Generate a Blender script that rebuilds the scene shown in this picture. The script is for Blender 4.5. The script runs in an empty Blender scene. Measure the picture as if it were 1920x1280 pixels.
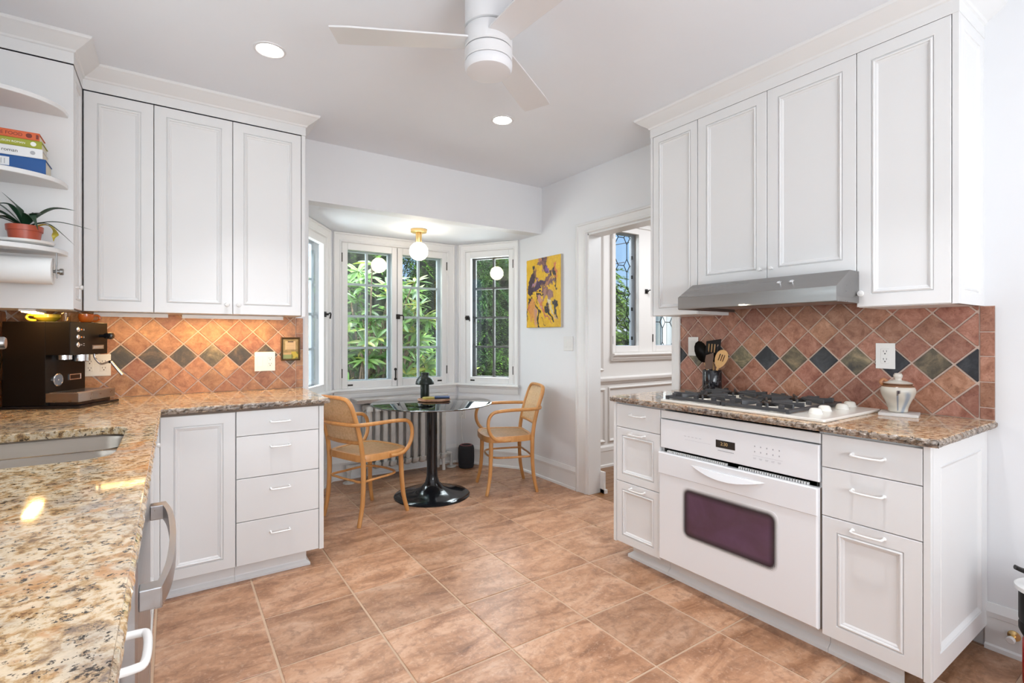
import bpy, bmesh, math, random
import numpy as np
from mathutils import Vector, Matrix
from mathutils.geometry import tessellate_polygon
random.seed(7)
PI = math.pi
scn = bpy.context.scene
col = scn.collection

# ------------------------------------------------------------------ camera, world, sun, lights, exposure
H = 1.25
cam_d = bpy.data.cameras.new('camera')
cam_d.sensor_width = 36.0
cam_d.lens = 939.14 / 1920 * 36.0
cam_d.shift_y = (631.64 - 640) / 1920.0
cam_d.clip_start = 0.02
cam = bpy.data.objects.new('camera', cam_d)
cam.location = (0, 0, H)
cam.rotation_euler = (PI / 2, 0, -math.radians(34.093))
col.objects.link(cam)
scn.camera = cam

w = bpy.data.worlds.new('sky')
scn.world = w
w.use_nodes = True
nt = w.node_tree
nt.nodes.clear()
tc = nt.nodes.new('ShaderNodeTexCoord')
sep = nt.nodes.new('ShaderNodeSeparateXYZ')
rmp = nt.nodes.new('ShaderNodeValToRGB')
bg = nt.nodes.new('ShaderNodeBackground')
wo = nt.nodes.new('ShaderNodeOutputWorld')
nt.links.new(tc.outputs['Generated'], sep.inputs[0])
nt.links.new(sep.outputs['Z'], rmp.inputs[0])
cr = rmp.color_ramp
cr.elements[0].position = 0.0
cr.elements[0].color = (0.80, 0.88, 1.0, 1)
cr.elements[1].position = 0.7
cr.elements[1].color = (0.16, 0.36, 0.85, 1)
e = cr.elements.new(0.12)
e.color = (0.42, 0.66, 1.0, 1)
nt.links.new(rmp.outputs[0], bg.inputs[0])
nt.links.new(bg.outputs[0], wo.inputs[0])
bg.inputs[1].default_value = 1.1

def lamp(name, typ, loc, energy, color=(1, 1, 1), size=0.2, size_y=None, target=None, spread=None):
    d = bpy.data.lights.new(name, typ)
    d.energy = energy
    d.color = color
    if typ == 'AREA':
        d.shape = 'RECTANGLE' if size_y else 'DISK'
        d.size = size
        if size_y: d.size_y = size_y
        if spread: d.spread = math.radians(spread)
    elif typ == 'SUN':
        d.angle = math.radians(2.0)
    else:
        d.shadow_soft_size = size
    o = bpy.data.objects.new(name, d)
    o.location = loc
    if target is not None:
        o.rotation_euler = (Vector(target) - Vector(loc)).to_track_quat('-Z', 'Y').to_euler()
    col.objects.link(o)
    return o

ZC = 2.58          # kitchen ceiling
ZB = 2.17          # bay ceiling
lamp('sun', 'SUN', (2, -6, 12), 15.0, (1.0, 0.96, 0.88), target=(3.2, 5.0, 0))
XLW = -0.71
DAY = (0.94, 1.0, 1.055)
lamp('back_fill_light', 'AREA', (1.0, -4.3, 1.55), 68, DAY, 2.8, 2.0, target=(1.0, 0.0, 1.55))  # added broad fill from behind the camera; no window is there
lamp('sink_window_daylight', 'AREA', (XLW - 0.10, 1.95, 1.60), 14, DAY, 0.95, 1.0, target=(3.0, 2.2, 1.35))
lamp('bay_window_daylight', 'AREA', (0.05, 4.95, 2.75), 60, DAY, 1.2, 0.9, target=(1.6, 3.85, 1.0))
lamp('bay_window_daylight', 'AREA', (1.74, 5.45, 2.85), 70, DAY, 1.5, 0.8, target=(1.74, 4.1, 1.1))
lamp('bay_window_daylight', 'AREA', (3.35, 4.95, 2.75), 35, DAY, 1.2, 0.9, target=(1.8, 3.85, 1.0))
lamp('bay_window_daylight', 'AREA', (0.33, 4.59, 1.60), 62, DAY, 1.0, 1.3, target=(2.0, 3.5, 1.3))
lamp('bay_window_daylight', 'AREA', (3.16, 4.59, 1.60), 44, DAY, 1.0, 1.3, target=(1.5, 3.5, 1.3))
lamp('ceiling_fill_light', 'AREA', (0.75, -1.3, 1.2), 49, DAY, 1.2, 1.2, target=(0.9, -0.3, 2.58))  # added unseen uplight that brightens the ceiling
CANS = [(0.372, 2.55), (1.672, 2.575), (0.372, 0.75), (1.672, 0.75)]  # first two cans are seen; the other two are added for evener light
for (x, y) in CANS:
    lamp('downlight_beam', 'AREA', (x, y, ZC - 0.012), 4.6, (0.97, 0.98, 1.02), 0.11, spread=85, target=(x, y, 0))
lamp('dining_fill_light', 'AREA', (4.2, 2.2, 2.45), 45, DAY, 1.2, 1.0, target=(4.1, 2.6, 0.4))  # added fill for the dining room; it has no fixture
scn.view_settings.view_transform = 'Standard'
scn.view_settings.look = 'None'
scn.view_settings.gamma = 1.0
scn.view_settings.use_curve_mapping = False
scn.view_settings.exposure = 0.0
scn.cycles.sample_clamp_indirect = 4.0
scn.cycles.caustics_reflective = False

# ------------------------------------------------------------------ materials
def mat(name, color=(0.8, 0.8, 0.8), rough=0.5, metal=0.0, ior=1.5, coat=0.0, emit=None, estr=0.0, spec=None):
    m = bpy.data.materials.new(name)
    m.use_nodes = True
    b = m.node_tree.nodes['Principled BSDF']
    b.inputs['Base Color'].default_value = (*color, 1)
    b.inputs['Roughness'].default_value = rough
    b.inputs['Metallic'].default_value = metal
    b.inputs['IOR'].default_value = ior
    if coat:
        b.inputs['Coat Weight'].default_value = coat
        b.inputs['Coat Roughness'].default_value = 0.05
    if spec is not None:
        b.inputs['Specular IOR Level'].default_value = spec
    if emit:
        b.inputs['Emission Color'].default_value = (*emit, 1)
        b.inputs['Emission Strength'].default_value = estr
    return m

class NT:
    """small node-tree writer"""
    def __init__(s, m):
        s.t = m.node_tree
        s.b = s.t.nodes['Principled BSDF']
    def n(s, typ, **kw):
        x = s.t.nodes.new(typ)
        for k, v in kw.items():
            setattr(x, k, v)
        return x
    def l(s, a, b): s.t.links.new(a, b)
    def coord(s, kind='Object', scale=(1, 1, 1), rnd=False, rot=(0, 0, 0)):
        c = s.n('ShaderNodeTexCoord')
        mp = s.n('ShaderNodeMapping')
        mp.inputs['Scale'].default_value = scale
        mp.inputs['Rotation'].default_value = rot
        s.l(c.outputs[kind], mp.inputs['Vector'])
        if rnd:
            oi = s.n('ShaderNodeObjectInfo')
            mu = s.n('ShaderNodeMath', operation='MULTIPLY')
            mu.inputs[1].default_value = 91.7
            s.l(oi.outputs['Random'], mu.inputs[0])
            cb = s.n('ShaderNodeCombineXYZ')
            for i in range(3): s.l(mu.outputs[0], cb.inputs[i])
            s.l(cb.outputs[0], mp.inputs['Location'])
        return mp.outputs[0]
    def noise(s, vec, scale, detail=4, rough=0.55, dist=0.0):
        x = s.n('ShaderNodeTexNoise')
        x.inputs['Scale'].default_value = scale
        x.inputs['Detail'].default_value = detail
        x.inputs['Roughness'].default_value = rough
        x.inputs['Distortion'].default_value = dist
        s.l(vec, x.inputs['Vector'])
        return x.outputs['Fac']
    def voro(s, vec, scale, feature='F1', out='Distance', rnd=1.0):
        x = s.n('ShaderNodeTexVoronoi', feature=feature)
        x.inputs['Scale'].default_value = scale
        x.inputs['Randomness'].default_value = rnd
        s.l(vec, x.inputs['Vector'])
        return x.outputs[out]
    def ramp(s, fac, stops, interp='LINEAR'):
        r = s.n('ShaderNodeValToRGB')
        c = r.color_ramp
        c.interpolation = interp
        while len(c.elements) < len(stops): c.elements.new(0.5)
        for el, (p, cc) in zip(c.elements, stops):
            el.position = p
            el.color = (*cc, 1) if len(cc) == 3 else cc
        s.l(fac, r.inputs[0])
        return r.outputs[0]
    def mix(s, fac, a, b, blend='MIX'):
        x = s.n('ShaderNodeMix', data_type='RGBA', blend_type=blend)
        for sock, v in ((x.inputs[0], fac), (x.inputs[6], a), (x.inputs[7], b)):
            if hasattr(v, 'is_linked') or hasattr(v, 'links'): s.l(v, sock)
            elif isinstance(v, (int, float)): sock.default_value = v
            else: sock.default_value = (*v, 1)
        return x.outputs[2]
    def math(s, op, a, b=None):
        x = s.n('ShaderNodeMath', operation=op)
        for i, v in enumerate((a, b)):
            if v is None: continue
            if hasattr(v, 'links'): s.l(v, x.inputs[i])
            else: x.inputs[i].default_value = v
        return x.outputs[0]
    def bump(s, h, strength=0.2, dist=0.002):
        x = s.n('ShaderNodeBump')
        x.inputs['Strength'].default_value = strength
        x.inputs['Distance'].default_value = dist
        s.l(h, x.inputs['Height'])
        s.l(x.outputs[0], s.b.inputs['Normal'])
    def base(s, c): s.l(c, s.b.inputs['Base Color'])
    def rough(s, c): s.l(c, s.b.inputs['Roughness'])

def paint(name, color, rough):
    m = mat(name, color, rough)
    t = NT(m)
    v = t.coord()
    n = t.noise(v, 3.0, 3)
    t.base(t.ramp(n, [(0.3, tuple(c * 0.985 for c in color)), (0.7, color)]))
    t.bump(t.noise(v, 160, 2), 0.04, 0.001)
    return m

M = {}
M['wall'] = paint('wall_paint', (0.80, 0.805, 0.82), 0.6)
M['ceil'] = paint('ceiling_paint', (0.85, 0.875, 0.92), 0.75)
M['trim'] = paint('trim_paint', (0.80, 0.795, 0.785), 0.35)
M['dining'] = paint('dining_paint', (0.74, 0.70, 0.665), 0.5)
M['cab'] = paint('cabinet_lacquer', (0.78, 0.775, 0.77), 0.33)
M['white'] = mat('white_plastic', (0.82, 0.81, 0.79), 0.25)
M['enamel'] = mat('white_enamel', (0.74, 0.715, 0.665), 0.14)
M['ovenwhite'] = mat('oven_white_glass', (0.84, 0.84, 0.855), 0.12)
M['fan'] = mat('fan_white', (0.72, 0.71, 0.715), 0.35)  # grey in the white is the blades' shaded underside put into colour
M['black'] = mat('black_gloss', (0.008, 0.008, 0.010), 0.12)
M['blackmat'] = mat('black_satin', (0.009, 0.007, 0.006), 0.36, spec=0.16)
M['iron'] = mat('cast_iron', (0.045, 0.045, 0.049), 0.36)
M['gap'] = mat('dark_recess', (0.02, 0.02, 0.02), 0.7)
M['darkmetal'] = mat('bronze_hardware', (0.035, 0.03, 0.028), 0.4, 0.6)
M['leadmat'] = mat('blackened_lead', (0.012, 0.012, 0.012), 0.7)
M['greymetal'] = mat('painted_steel_frame', (0.50, 0.55, 0.60), 0.4)
M['dullmetal'] = mat('dark_steel_frame', (0.06, 0.055, 0.05), 0.5)
M['chrome'] = mat('chrome', (0.80, 0.80, 0.81), 0.20, 1.0)
M['brass'] = mat('brushed_brass', (0.78, 0.55, 0.24), 0.32, 0.9)
M['kraft'] = mat('brown_subtop', (0.16, 0.125, 0.10), 0.7)

def steel(name, base, rough, axis_scale):
    m = mat(name, base, rough, 1.0)
    t = NT(m)
    v = t.coord(scale=axis_scale)
    n = t.noise(v, 40, 3)
    t.rough(t.ramp(n, [(0.3, (rough * 0.8,) * 3), (0.7, (rough * 1.25,) * 3)]))
    t.base(t.ramp(n, [(0.3, tuple(c * 0.93 for c in base)), (0.7, base)]))
    return m
M['steel'] = steel('brushed_steel', (0.32, 0.315, 0.31), 0.32, (1, 0.04, 1))
M['sink'] = steel('sink_steel', (0.29, 0.245, 0.205), 0.34, (0.05, 1, 1))
M['dwsteel'] = steel('dishwasher_steel', (0.50, 0.50, 0.51), 0.34, (1, 0.05, 1))

def glass(name, tint=(1, 1, 1), refl=1.5):
    m = bpy.data.materials.new(name)
    m.use_nodes = True
    t = m.node_tree
    t.nodes.clear()
    o = t.nodes.new('ShaderNodeOutputMaterial')
    mx = t.nodes.new('ShaderNodeMixShader')
    fr = t.nodes.new('ShaderNodeFresnel')
    gm = t.nodes.new('ShaderNodeNewGeometry')
    mr = t.nodes.new('ShaderNodeMapRange')
    mr.inputs['To Min'].default_value = refl
    mr.inputs['To Max'].default_value = 1.0 / refl      # leaving the pane: same reflectance as entering it
    t.links.new(gm.outputs['Backfacing'], mr.inputs['Value'])
    t.links.new(mr.outputs[0], fr.inputs[0])
    tr = t.nodes.new('ShaderNodeBsdfTransparent')
    tr.inputs[0].default_value = (*tint, 1)
    gl = t.nodes.new('ShaderNodeBsdfGlossy')
    gl.inputs['Roughness'].default_value = 0.01
    gl.inputs[0].default_value = (1, 1, 1, 1)
    t.links.new(fr.outputs[0], mx.inputs[0])
    t.links.new(tr.outputs[0], mx.inputs[1])
    t.links.new(gl.outputs[0], mx.inputs[2])
    t.links.new(mx.outputs[0], o.inputs[0])
    return m
M['thinglass'] = glass('thin_old_glass', (0.985, 0.99, 0.985), 1.12)
M['glass'] = glass('window_glass', (0.96, 0.98, 0.97), 1.52)
M['tableglass'] = glass('smoked_table_glass', (0.12, 0.15, 0.155), 2.7)
M['clearglass'] = glass('clear_cup_glass', (0.96, 0.90, 0.80), 1.5)

def granite(name, light, tan, brown, grey, rough=0.06):
    m = mat(name, tan, rough, coat=0.0)
    t = NT(m)
    v = t.coord(rnd=False)
    big = t.noise(v, 5.5, 5, 0.6, 0.4)
    med = t.noise(v, 48, 6, 0.68, 0.3)
    fine = t.noise(v, 150, 4, 0.65, 0.1)
    spk = t.noise(v, 92, 5, 0.72, 0.15)
    c = t.ramp(med, [(0.36, brown), (0.45, tan), (0.54, light), (0.66, tuple(min(1, x * 1.12) for x in light))])
    gcol = t.ramp(fine, [(0.35, grey), (0.6, tuple(min(1, x * 2.2) for x in grey))])
    c = t.mix(t.ramp(big, [(0.50, (0, 0, 0)), (0.66, (0.55, 0.55, 0.55))]), c, gcol)
    c = t.mix(t.ramp(t.noise(v, 14, 3, 0.5, 0.8), [(0.56, (0, 0, 0)), (0.66, (0.7, 0.7, 0.7))]), c, tuple(x * y for x, y in zip(tan, (1.05, 0.80, 0.62))))
    c = t.mix(t.ramp(spk, [(0.570, (0, 0, 0)), (0.61, (0.95, 0.95, 0.95))]), c, (0.030, 0.024, 0.022))
    c = t.mix(t.ramp(fine, [(0.27, (1, 1, 1)), (0.33, (0, 0, 0))]), c, (0.09, 0.06, 0.045))
    t.base(c)
    return m
M['granite'] = granite('golden_granite', (0.69, 0.55, 0.38), (0.52, 0.33, 0.155), (0.20, 0.115, 0.06), (0.16, 0.155, 0.155))
M['granite_r'] = granite('golden_granite_range', (0.62, 0.46, 0.31), (0.46, 0.27, 0.13), (0.17, 0.09, 0.05), (0.14, 0.13, 0.13))
M['granite_e'] = granite('granite_edge', (0.36, 0.30, 0.25), (0.19, 0.135, 0.09), (0.045, 0.034, 0.027), (0.05, 0.05, 0.055), 0.35)  # darker copy of the granite; the edge's dimness at this angle is painted in

def floor_tile():
    m = mat('floor_tile', (0.4, 0.24, 0.14), 0.36)
    t = NT(m)
    v = t.coord(rnd=True)
    vs = t.coord(scale=(0.6, 1.5, 1), rnd=True)
    a = t.noise(vs, 5.5, 7, 0.66, 0.7)
    b = t.noise(v, 26, 6, 0.7, 0.4)
    cc = t.ramp(a, [(0.27, (0.135, 0.058, 0.028)), (0.38, (0.29, 0.138, 0.070)), (0.50, (0.44, 0.235, 0.132)), (0.61, (0.53, 0.315, 0.198)), (0.76, (0.59, 0.40, 0.285))])
    cc = t.mix(t.ramp(b, [(0.36, (0.6, 0.6, 0.6)), (0.52, (0, 0, 0))]), cc, (0.22, 0.11, 0.062))
    cc = t.mix(t.ramp(t.noise(v, 70, 3, 0.6), [(0.56, (0, 0, 0)), (0.70, (0.35, 0.35, 0.35))]), cc, (0.62, 0.43, 0.31))
    oi = t.n('ShaderNodeObjectInfo')
    hs = t.n('ShaderNodeHueSaturation')
    hs.inputs['Hue'].default_value = 0.5
    t.l(t.ramp(oi.outputs['Random'], [(0, (0.90, 0.90, 0.90)), (1, (1.14, 1.14, 1.14))]), hs.inputs['Value'])
    t.l(cc, hs.inputs['Color'])
    t.base(hs.outputs[0])
    t.bump(t.noise(v, 30, 5, 0.7), 0.25, 0.002)
    return m
M['floortile'] = floor_tile()
M['grout'] = paint('floor_grout', (0.55, 0.39, 0.27), 0.85)
M['wgrout'] = paint('wall_grout', (0.66, 0.52, 0.44), 0.85)

def terracotta(name, lo, mid, hi, slate=False):
    m = mat(name, mid, 0.42)
    t = NT(m)
    v = t.coord(rnd=True)
    a = t.noise(v, 9 if slate else 22, 8, 0.72, 0.5)
    c = t.ramp(a, [(0.34, lo), (0.5, mid), (0.66, hi)])
    if not slate:
        c = t.mix(t.ramp(t.noise(v, 120, 4, 0.7), [(0.60, (0, 0, 0)), (0.70, (0.7, 0.7, 0.7))]), c, tuple(x * 0.45 for x in lo))
    oi = t.n('ShaderNodeObjectInfo')
    hs = t.n('ShaderNodeHueSaturation')
    t.l(t.ramp(oi.outputs['Random'], [(0, (0.82, 0.82, 0.82)), (1, (1.22, 1.22, 1.22))]), hs.inputs['Value'])
    t.l(t.ramp(oi.outputs['Random'], [(0, (0.488,) * 3), (0.35, (0.508,) * 3), (0.7, (0.493,) * 3), (1, (0.510,) * 3)]), hs.inputs['Hue'])
    t.l(c, hs.inputs['Color'])
    t.base(hs.outputs[0])
    t.bump(t.noise(v, 25 if slate else 60, 6, 0.7), 0.6 if slate else 0.3, 0.004 if slate else 0.002)
    return m
M['terra'] = terracotta('terracotta_tile', (0.22, 0.095, 0.042), (0.375, 0.182, 0.086), (0.50, 0.285, 0.150))  # more tan than the range-wall tiles: warm strip light put into colour
M['terra_r'] = terracotta('terracotta_rose_tile', (0.205, 0.078, 0.046), (0.335, 0.150, 0.098), (0.45, 0.235, 0.168))
M['slate_o'] = terracotta('olive_slate', (0.035, 0.035, 0.034), (0.130, 0.110, 0.070), (0.33, 0.26, 0.155), True)
M['slate_b'] = terracotta('blue_black_slate', (0.010, 0.012, 0.016), (0.020, 0.023, 0.029), (0.055, 0.058, 0.066), True)
M['slate_n'] = terracotta('brown_slate', (0.030, 0.030, 0.028), (0.075, 0.062, 0.044), (0.24, 0.165, 0.09), True)

def wood(name, a, b, rough, scale=(1, 1, 1), k=30, rnd=False):
    m = mat(name, a, rough)
    t = NT(m)
    v = t.coord(scale=scale, rnd=rnd)
    t.base(t.ramp(t.noise(v, k, 4, 0.6, 0.3), [(0.3, a), (0.7, b)]))
    return m
M['beech'] = wood('honey_beech', (0.50, 0.225, 0.065), (0.62, 0.315, 0.11), 0.32, (1, 1, 0.2))
M['cane'] = wood('natural_cane', (0.55, 0.35, 0.17), (0.72, 0.50, 0.29), 0.5, k=60)
M['oak'] = wood('oak_floorboards', (0.17, 0.070, 0.022), (0.27, 0.125, 0.045), 0.3, (0.06, 1.2, 1), 40, True)
M['spoonwood'] = wood('spoon_wood', (0.60, 0.34, 0.13), (0.72, 0.45, 0.21), 0.5, (1, 1, 0.2))
M['walnut'] = wood('walnut_tray', (0.17, 0.07, 0.03), (0.36, 0.19, 0.11), 0.45)
M['bark'] = wood('shrub_bark', (0.10, 0.065, 0.04), (0.28, 0.20, 0.14), 0.8)
M['radiator'] = wood('old_radiator_paint', (0.50, 0.485, 0.46), (0.68, 0.665, 0.64), 0.45, (1, 1, 0.5), 14)
M['marble'] = wood('weathered_grey_board', (0.30, 0.255, 0.225), (0.55, 0.52, 0.50), 0.4, (0.3, 1, 1), 12)
M['slab'] = wood('pale_marble', (0.66, 0.64, 0.62), (0.52, 0.50, 0.49), 0.3, k=14)
M['lampgreen'] = mat('dark_green_lamp', (0.007, 0.012, 0.009), 0.34, spec=0.3)
M['cord'] = mat('white_cord', (0.75, 0.74, 0.72), 0.4)
M['red'] = mat('red_plastic', (0.45, 0.012, 0.012), 0.25)
M['mustard'] = mat('mustard_felt', (0.26, 0.20, 0.035), 0.8)
M['navy'] = mat('navy_card', (0.012, 0.035, 0.12), 0.4)
M['yellowmug'] = mat('yellow_glaze', (0.70, 0.50, 0.035), 0.12)
M['orangemug'] = mat('orange_glaze', (0.50, 0.115, 0.015), 0.12)
M['pot'] = mat('red_clay_plastic', (0.46, 0.085, 0.042), 0.38)
M['paper'] = mat('paper_towel', (0.84, 0.84, 0.83), 0.9)
M['pages'] = mat('book_pages', (0.72, 0.66, 0.54), 0.8)
M['bk_orange'] = mat('orange_cloth', (0.66, 0.13, 0.045), 0.6)
M['bk_green'] = mat('olive_green_cover', (0.33, 0.35, 0.03), 0.5)
M['bk_white'] = mat('white_cover', (0.80, 0.80, 0.80), 0.45)
M['bk_blue'] = mat('blue_cover', (0.005, 0.075, 0.27), 0.45)
M['ink'] = mat('black_ink', (0.02, 0.02, 0.022), 0.6)
M['inkgrey'] = mat('grey_ink', (0.42, 0.42, 0.44), 0.5)
M['inkwhite'] = mat('white_ink', (0.85, 0.85, 0.80), 0.6)
M['inkred'] = mat('maroon_ink', (0.18, 0.03, 0.02), 0.6)
M['amber'] = mat('amber_display', (0.02, 0.02, 0.02), 0.4, emit=(1.0, 0.62, 0.25), estr=0.55)
M['display'] = mat('display_black', (0.018, 0.013, 0.010), 0.35)
M['led'] = mat('orange_indicator', (0.5, 0.1, 0.02), 0.4, emit=(1.0, 0.3, 0.05), estr=0.8)
M['canlens'] = mat('downlight_lens', (0.9, 0.9, 0.9), 0.4, emit=(1.0, 0.95, 0.88), estr=14.0)
M['globe'] = mat('opal_globe', (0.9, 0.9, 0.9), 0.3, emit=(1.0, 0.88, 0.72), estr=17.0)
M['strip'] = mat('warm_strip_lens', (0.9, 0.9, 0.9), 0.4, emit=(1.0, 0.62, 0.23), estr=44.0)
M['hoodlens'] = mat('hood_lamp_lens', (0.9, 0.9, 0.9), 0.4, emit=(1.0, 0.86, 0.66), estr=7.0)
M['opal'] = mat('frosted_diffuser', (0.74, 0.735, 0.75), 0.5)
M['stucco'] = paint('white_stucco', (0.80, 0.80, 0.79), 0.9)
M['roofing'] = paint('grey_roof', (0.10, 0.10, 0.105), 0.8)
M['soil'] = paint('leaf_litter_soil', (0.07, 0.05, 0.03), 0.95)
M['stucco_o'] = paint('exterior_render', (0.55, 0.52, 0.48), 0.9)

def leafmat(name, lo, hi, rough=0.4, trans=0.35):
    m = bpy.data.materials.new(name)
    m.use_nodes = True
    t = NT(m)
    t.b.inputs['Roughness'].default_value = rough
    v = t.coord()
    n = t.noise(v, 7, 4)
    g = t.n('ShaderNodeNewGeometry')
    r = t.ramp(g.outputs['Random Per Island'], [(0.0, lo), (0.6, tuple((a + b) / 2 for a, b in zip(lo, hi))), (1.0, hi)])
    c = t.mix(t.ramp(n, [(0.35, (0.5,) * 3), (0.6, (0, 0, 0))]), r, lo)
    t.base(c)
    tr = t.n('ShaderNodeBsdfTranslucent')
    t.l(c, tr.inputs[0])
    mx = t.n('ShaderNodeMixShader')
    mx.inputs[0].default_value = trans
    out = t.t.nodes['Material Output']
    t.l(t.b.outputs[0], mx.inputs[1])
    t.l(tr.outputs[0], mx.inputs[2])
    t.l(mx.outputs[0], out.inputs[0])
    return m
M['conifer'] = leafmat('conifer_green', (0.020, 0.070, 0.012), (0.17, 0.36, 0.045))
M['conifer_d'] = leafmat('dark_conifer_green', (0.010, 0.035, 0.010), (0.07, 0.17, 0.03))
M['rhodo'] = leafmat('rhododendron_green', (0.055, 0.14, 0.030), (0.26, 0.42, 0.11), 0.32)
M['broad'] = leafmat('light_leaf_green', (0.035, 0.09, 0.014), (0.20, 0.33, 0.055))
M['orchid'] = mat('dark_strap_leaf', (0.018, 0.055, 0.028), 0.28)
M['yellowleaf'] = mat('yellowing_leaf', (0.42, 0.33, 0.03), 0.4)
M['innerdark'] = mat('crown_shade', (0.006, 0.014, 0.005), 0.9)  # near-black for the shade inside tree crowns
M['wire'] = mat('overhead_wire', (0.03, 0.03, 0.035), 0.6)

def vcol_mat(name, rough):
    m = mat(name, (1, 1, 1), rough)
    t = NT(m)
    a = t.n('ShaderNodeVertexColor')
    a.layer_name = 'paint'
    t.base(a.outputs[0])
    return m
M['painting'] = vcol_mat('oil_paint', 0.35)
M['glazejar'] = vcol_mat('stoneware_glaze', 0.25)
M['print'] = vcol_mat('printed_card', 0.5)

def oven_window():
    m = mat('oven_window_glass', (0.02, 0.012, 0.02), 0.06)
    t = NT(m)
    c = t.n('ShaderNodeTexCoord')
    sx = t.n('ShaderNodeSeparateXYZ')
    t.l(c.outputs['Object'], sx.inputs[0])
    # object space: x = across, z = up, centred; printed dot screen fading at the rim
    r_ = 0.045
    qx = t.math('MAXIMUM', t.math('SUBTRACT', t.math('ABSOLUTE', sx.outputs[1]), 0.238 - r_), 0.0)
    qz = t.math('MAXIMUM', t.math('SUBTRACT', t.math('ABSOLUTE', t.math('ADD', sx.outputs[2], 0.003)), 0.128 - r_), 0.0)
    d = t.math('SUBTRACT', r_, t.math('SQRT', t.math('ADD', t.math('MULTIPLY', qx, qx), t.math('MULTIPLY', qz, qz))))
    fade = t.math('DIVIDE', d, 0.021)
    k = 2 * PI / 0.0052
    s1 = t.math('SINE', t.math('MULTIPLY', sx.outputs[1], k))
    s2 = t.math('SINE', t.math('MULTIPLY', sx.outputs[2], k))
    dots = t.math('MULTIPLY', t.math('ADD', t.math('ADD', s1, s2), 2.0), 0.25)
    msk = t.math('GREATER_THAN', t.math('SUBTRACT', dots, fade), 0.0)
    # purple tinted coating; dark oven interior behind is painted into the darker rim
    n = t.noise(c.outputs['Object'], 4, 4, 0.6, 0.6)
    body = t.ramp(n, [(0.3, (0.085, 0.042, 0.062)), (0.7, (0.12, 0.062, 0.115))])
    body = t.mix(t.ramp(d, [(0.018, (1, 1, 1)), (0.044, (0, 0, 0))]), body, (0.022, 0.018, 0.022))
    t.base(t.mix(msk, body, (0.78, 0.78, 0.79)))
    return m
M['ovenwin'] = oven_window()

# ------------------------------------------------------------------ mesh helpers
WM = {}
def wmat(o):
    return WM.get(o.name, Matrix.Identity(4)) if o else Matrix.Identity(4)

class Fr:
    """a vertical face: origin, direction along it, outward normal (up is z)"""
    def __init__(s, o, u, n):
        s.o, s.u, s.n = Vector(o), Vector(u).normalized(), Vector(n).normalized()
    def P(s, a, b, d=0.0): return s.o + s.u * a + s.n * d + Vector((0, 0, b))
    def M(s, a, b, d=0.0):
        m = Matrix.Identity(4)
        for i, ax in enumerate((s.u, Vector((0, 0, 1)), s.n)):
            for j in range(3): m[j][i] = ax[j]
        m.translation = s.P(a, b, d)
        return m

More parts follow.
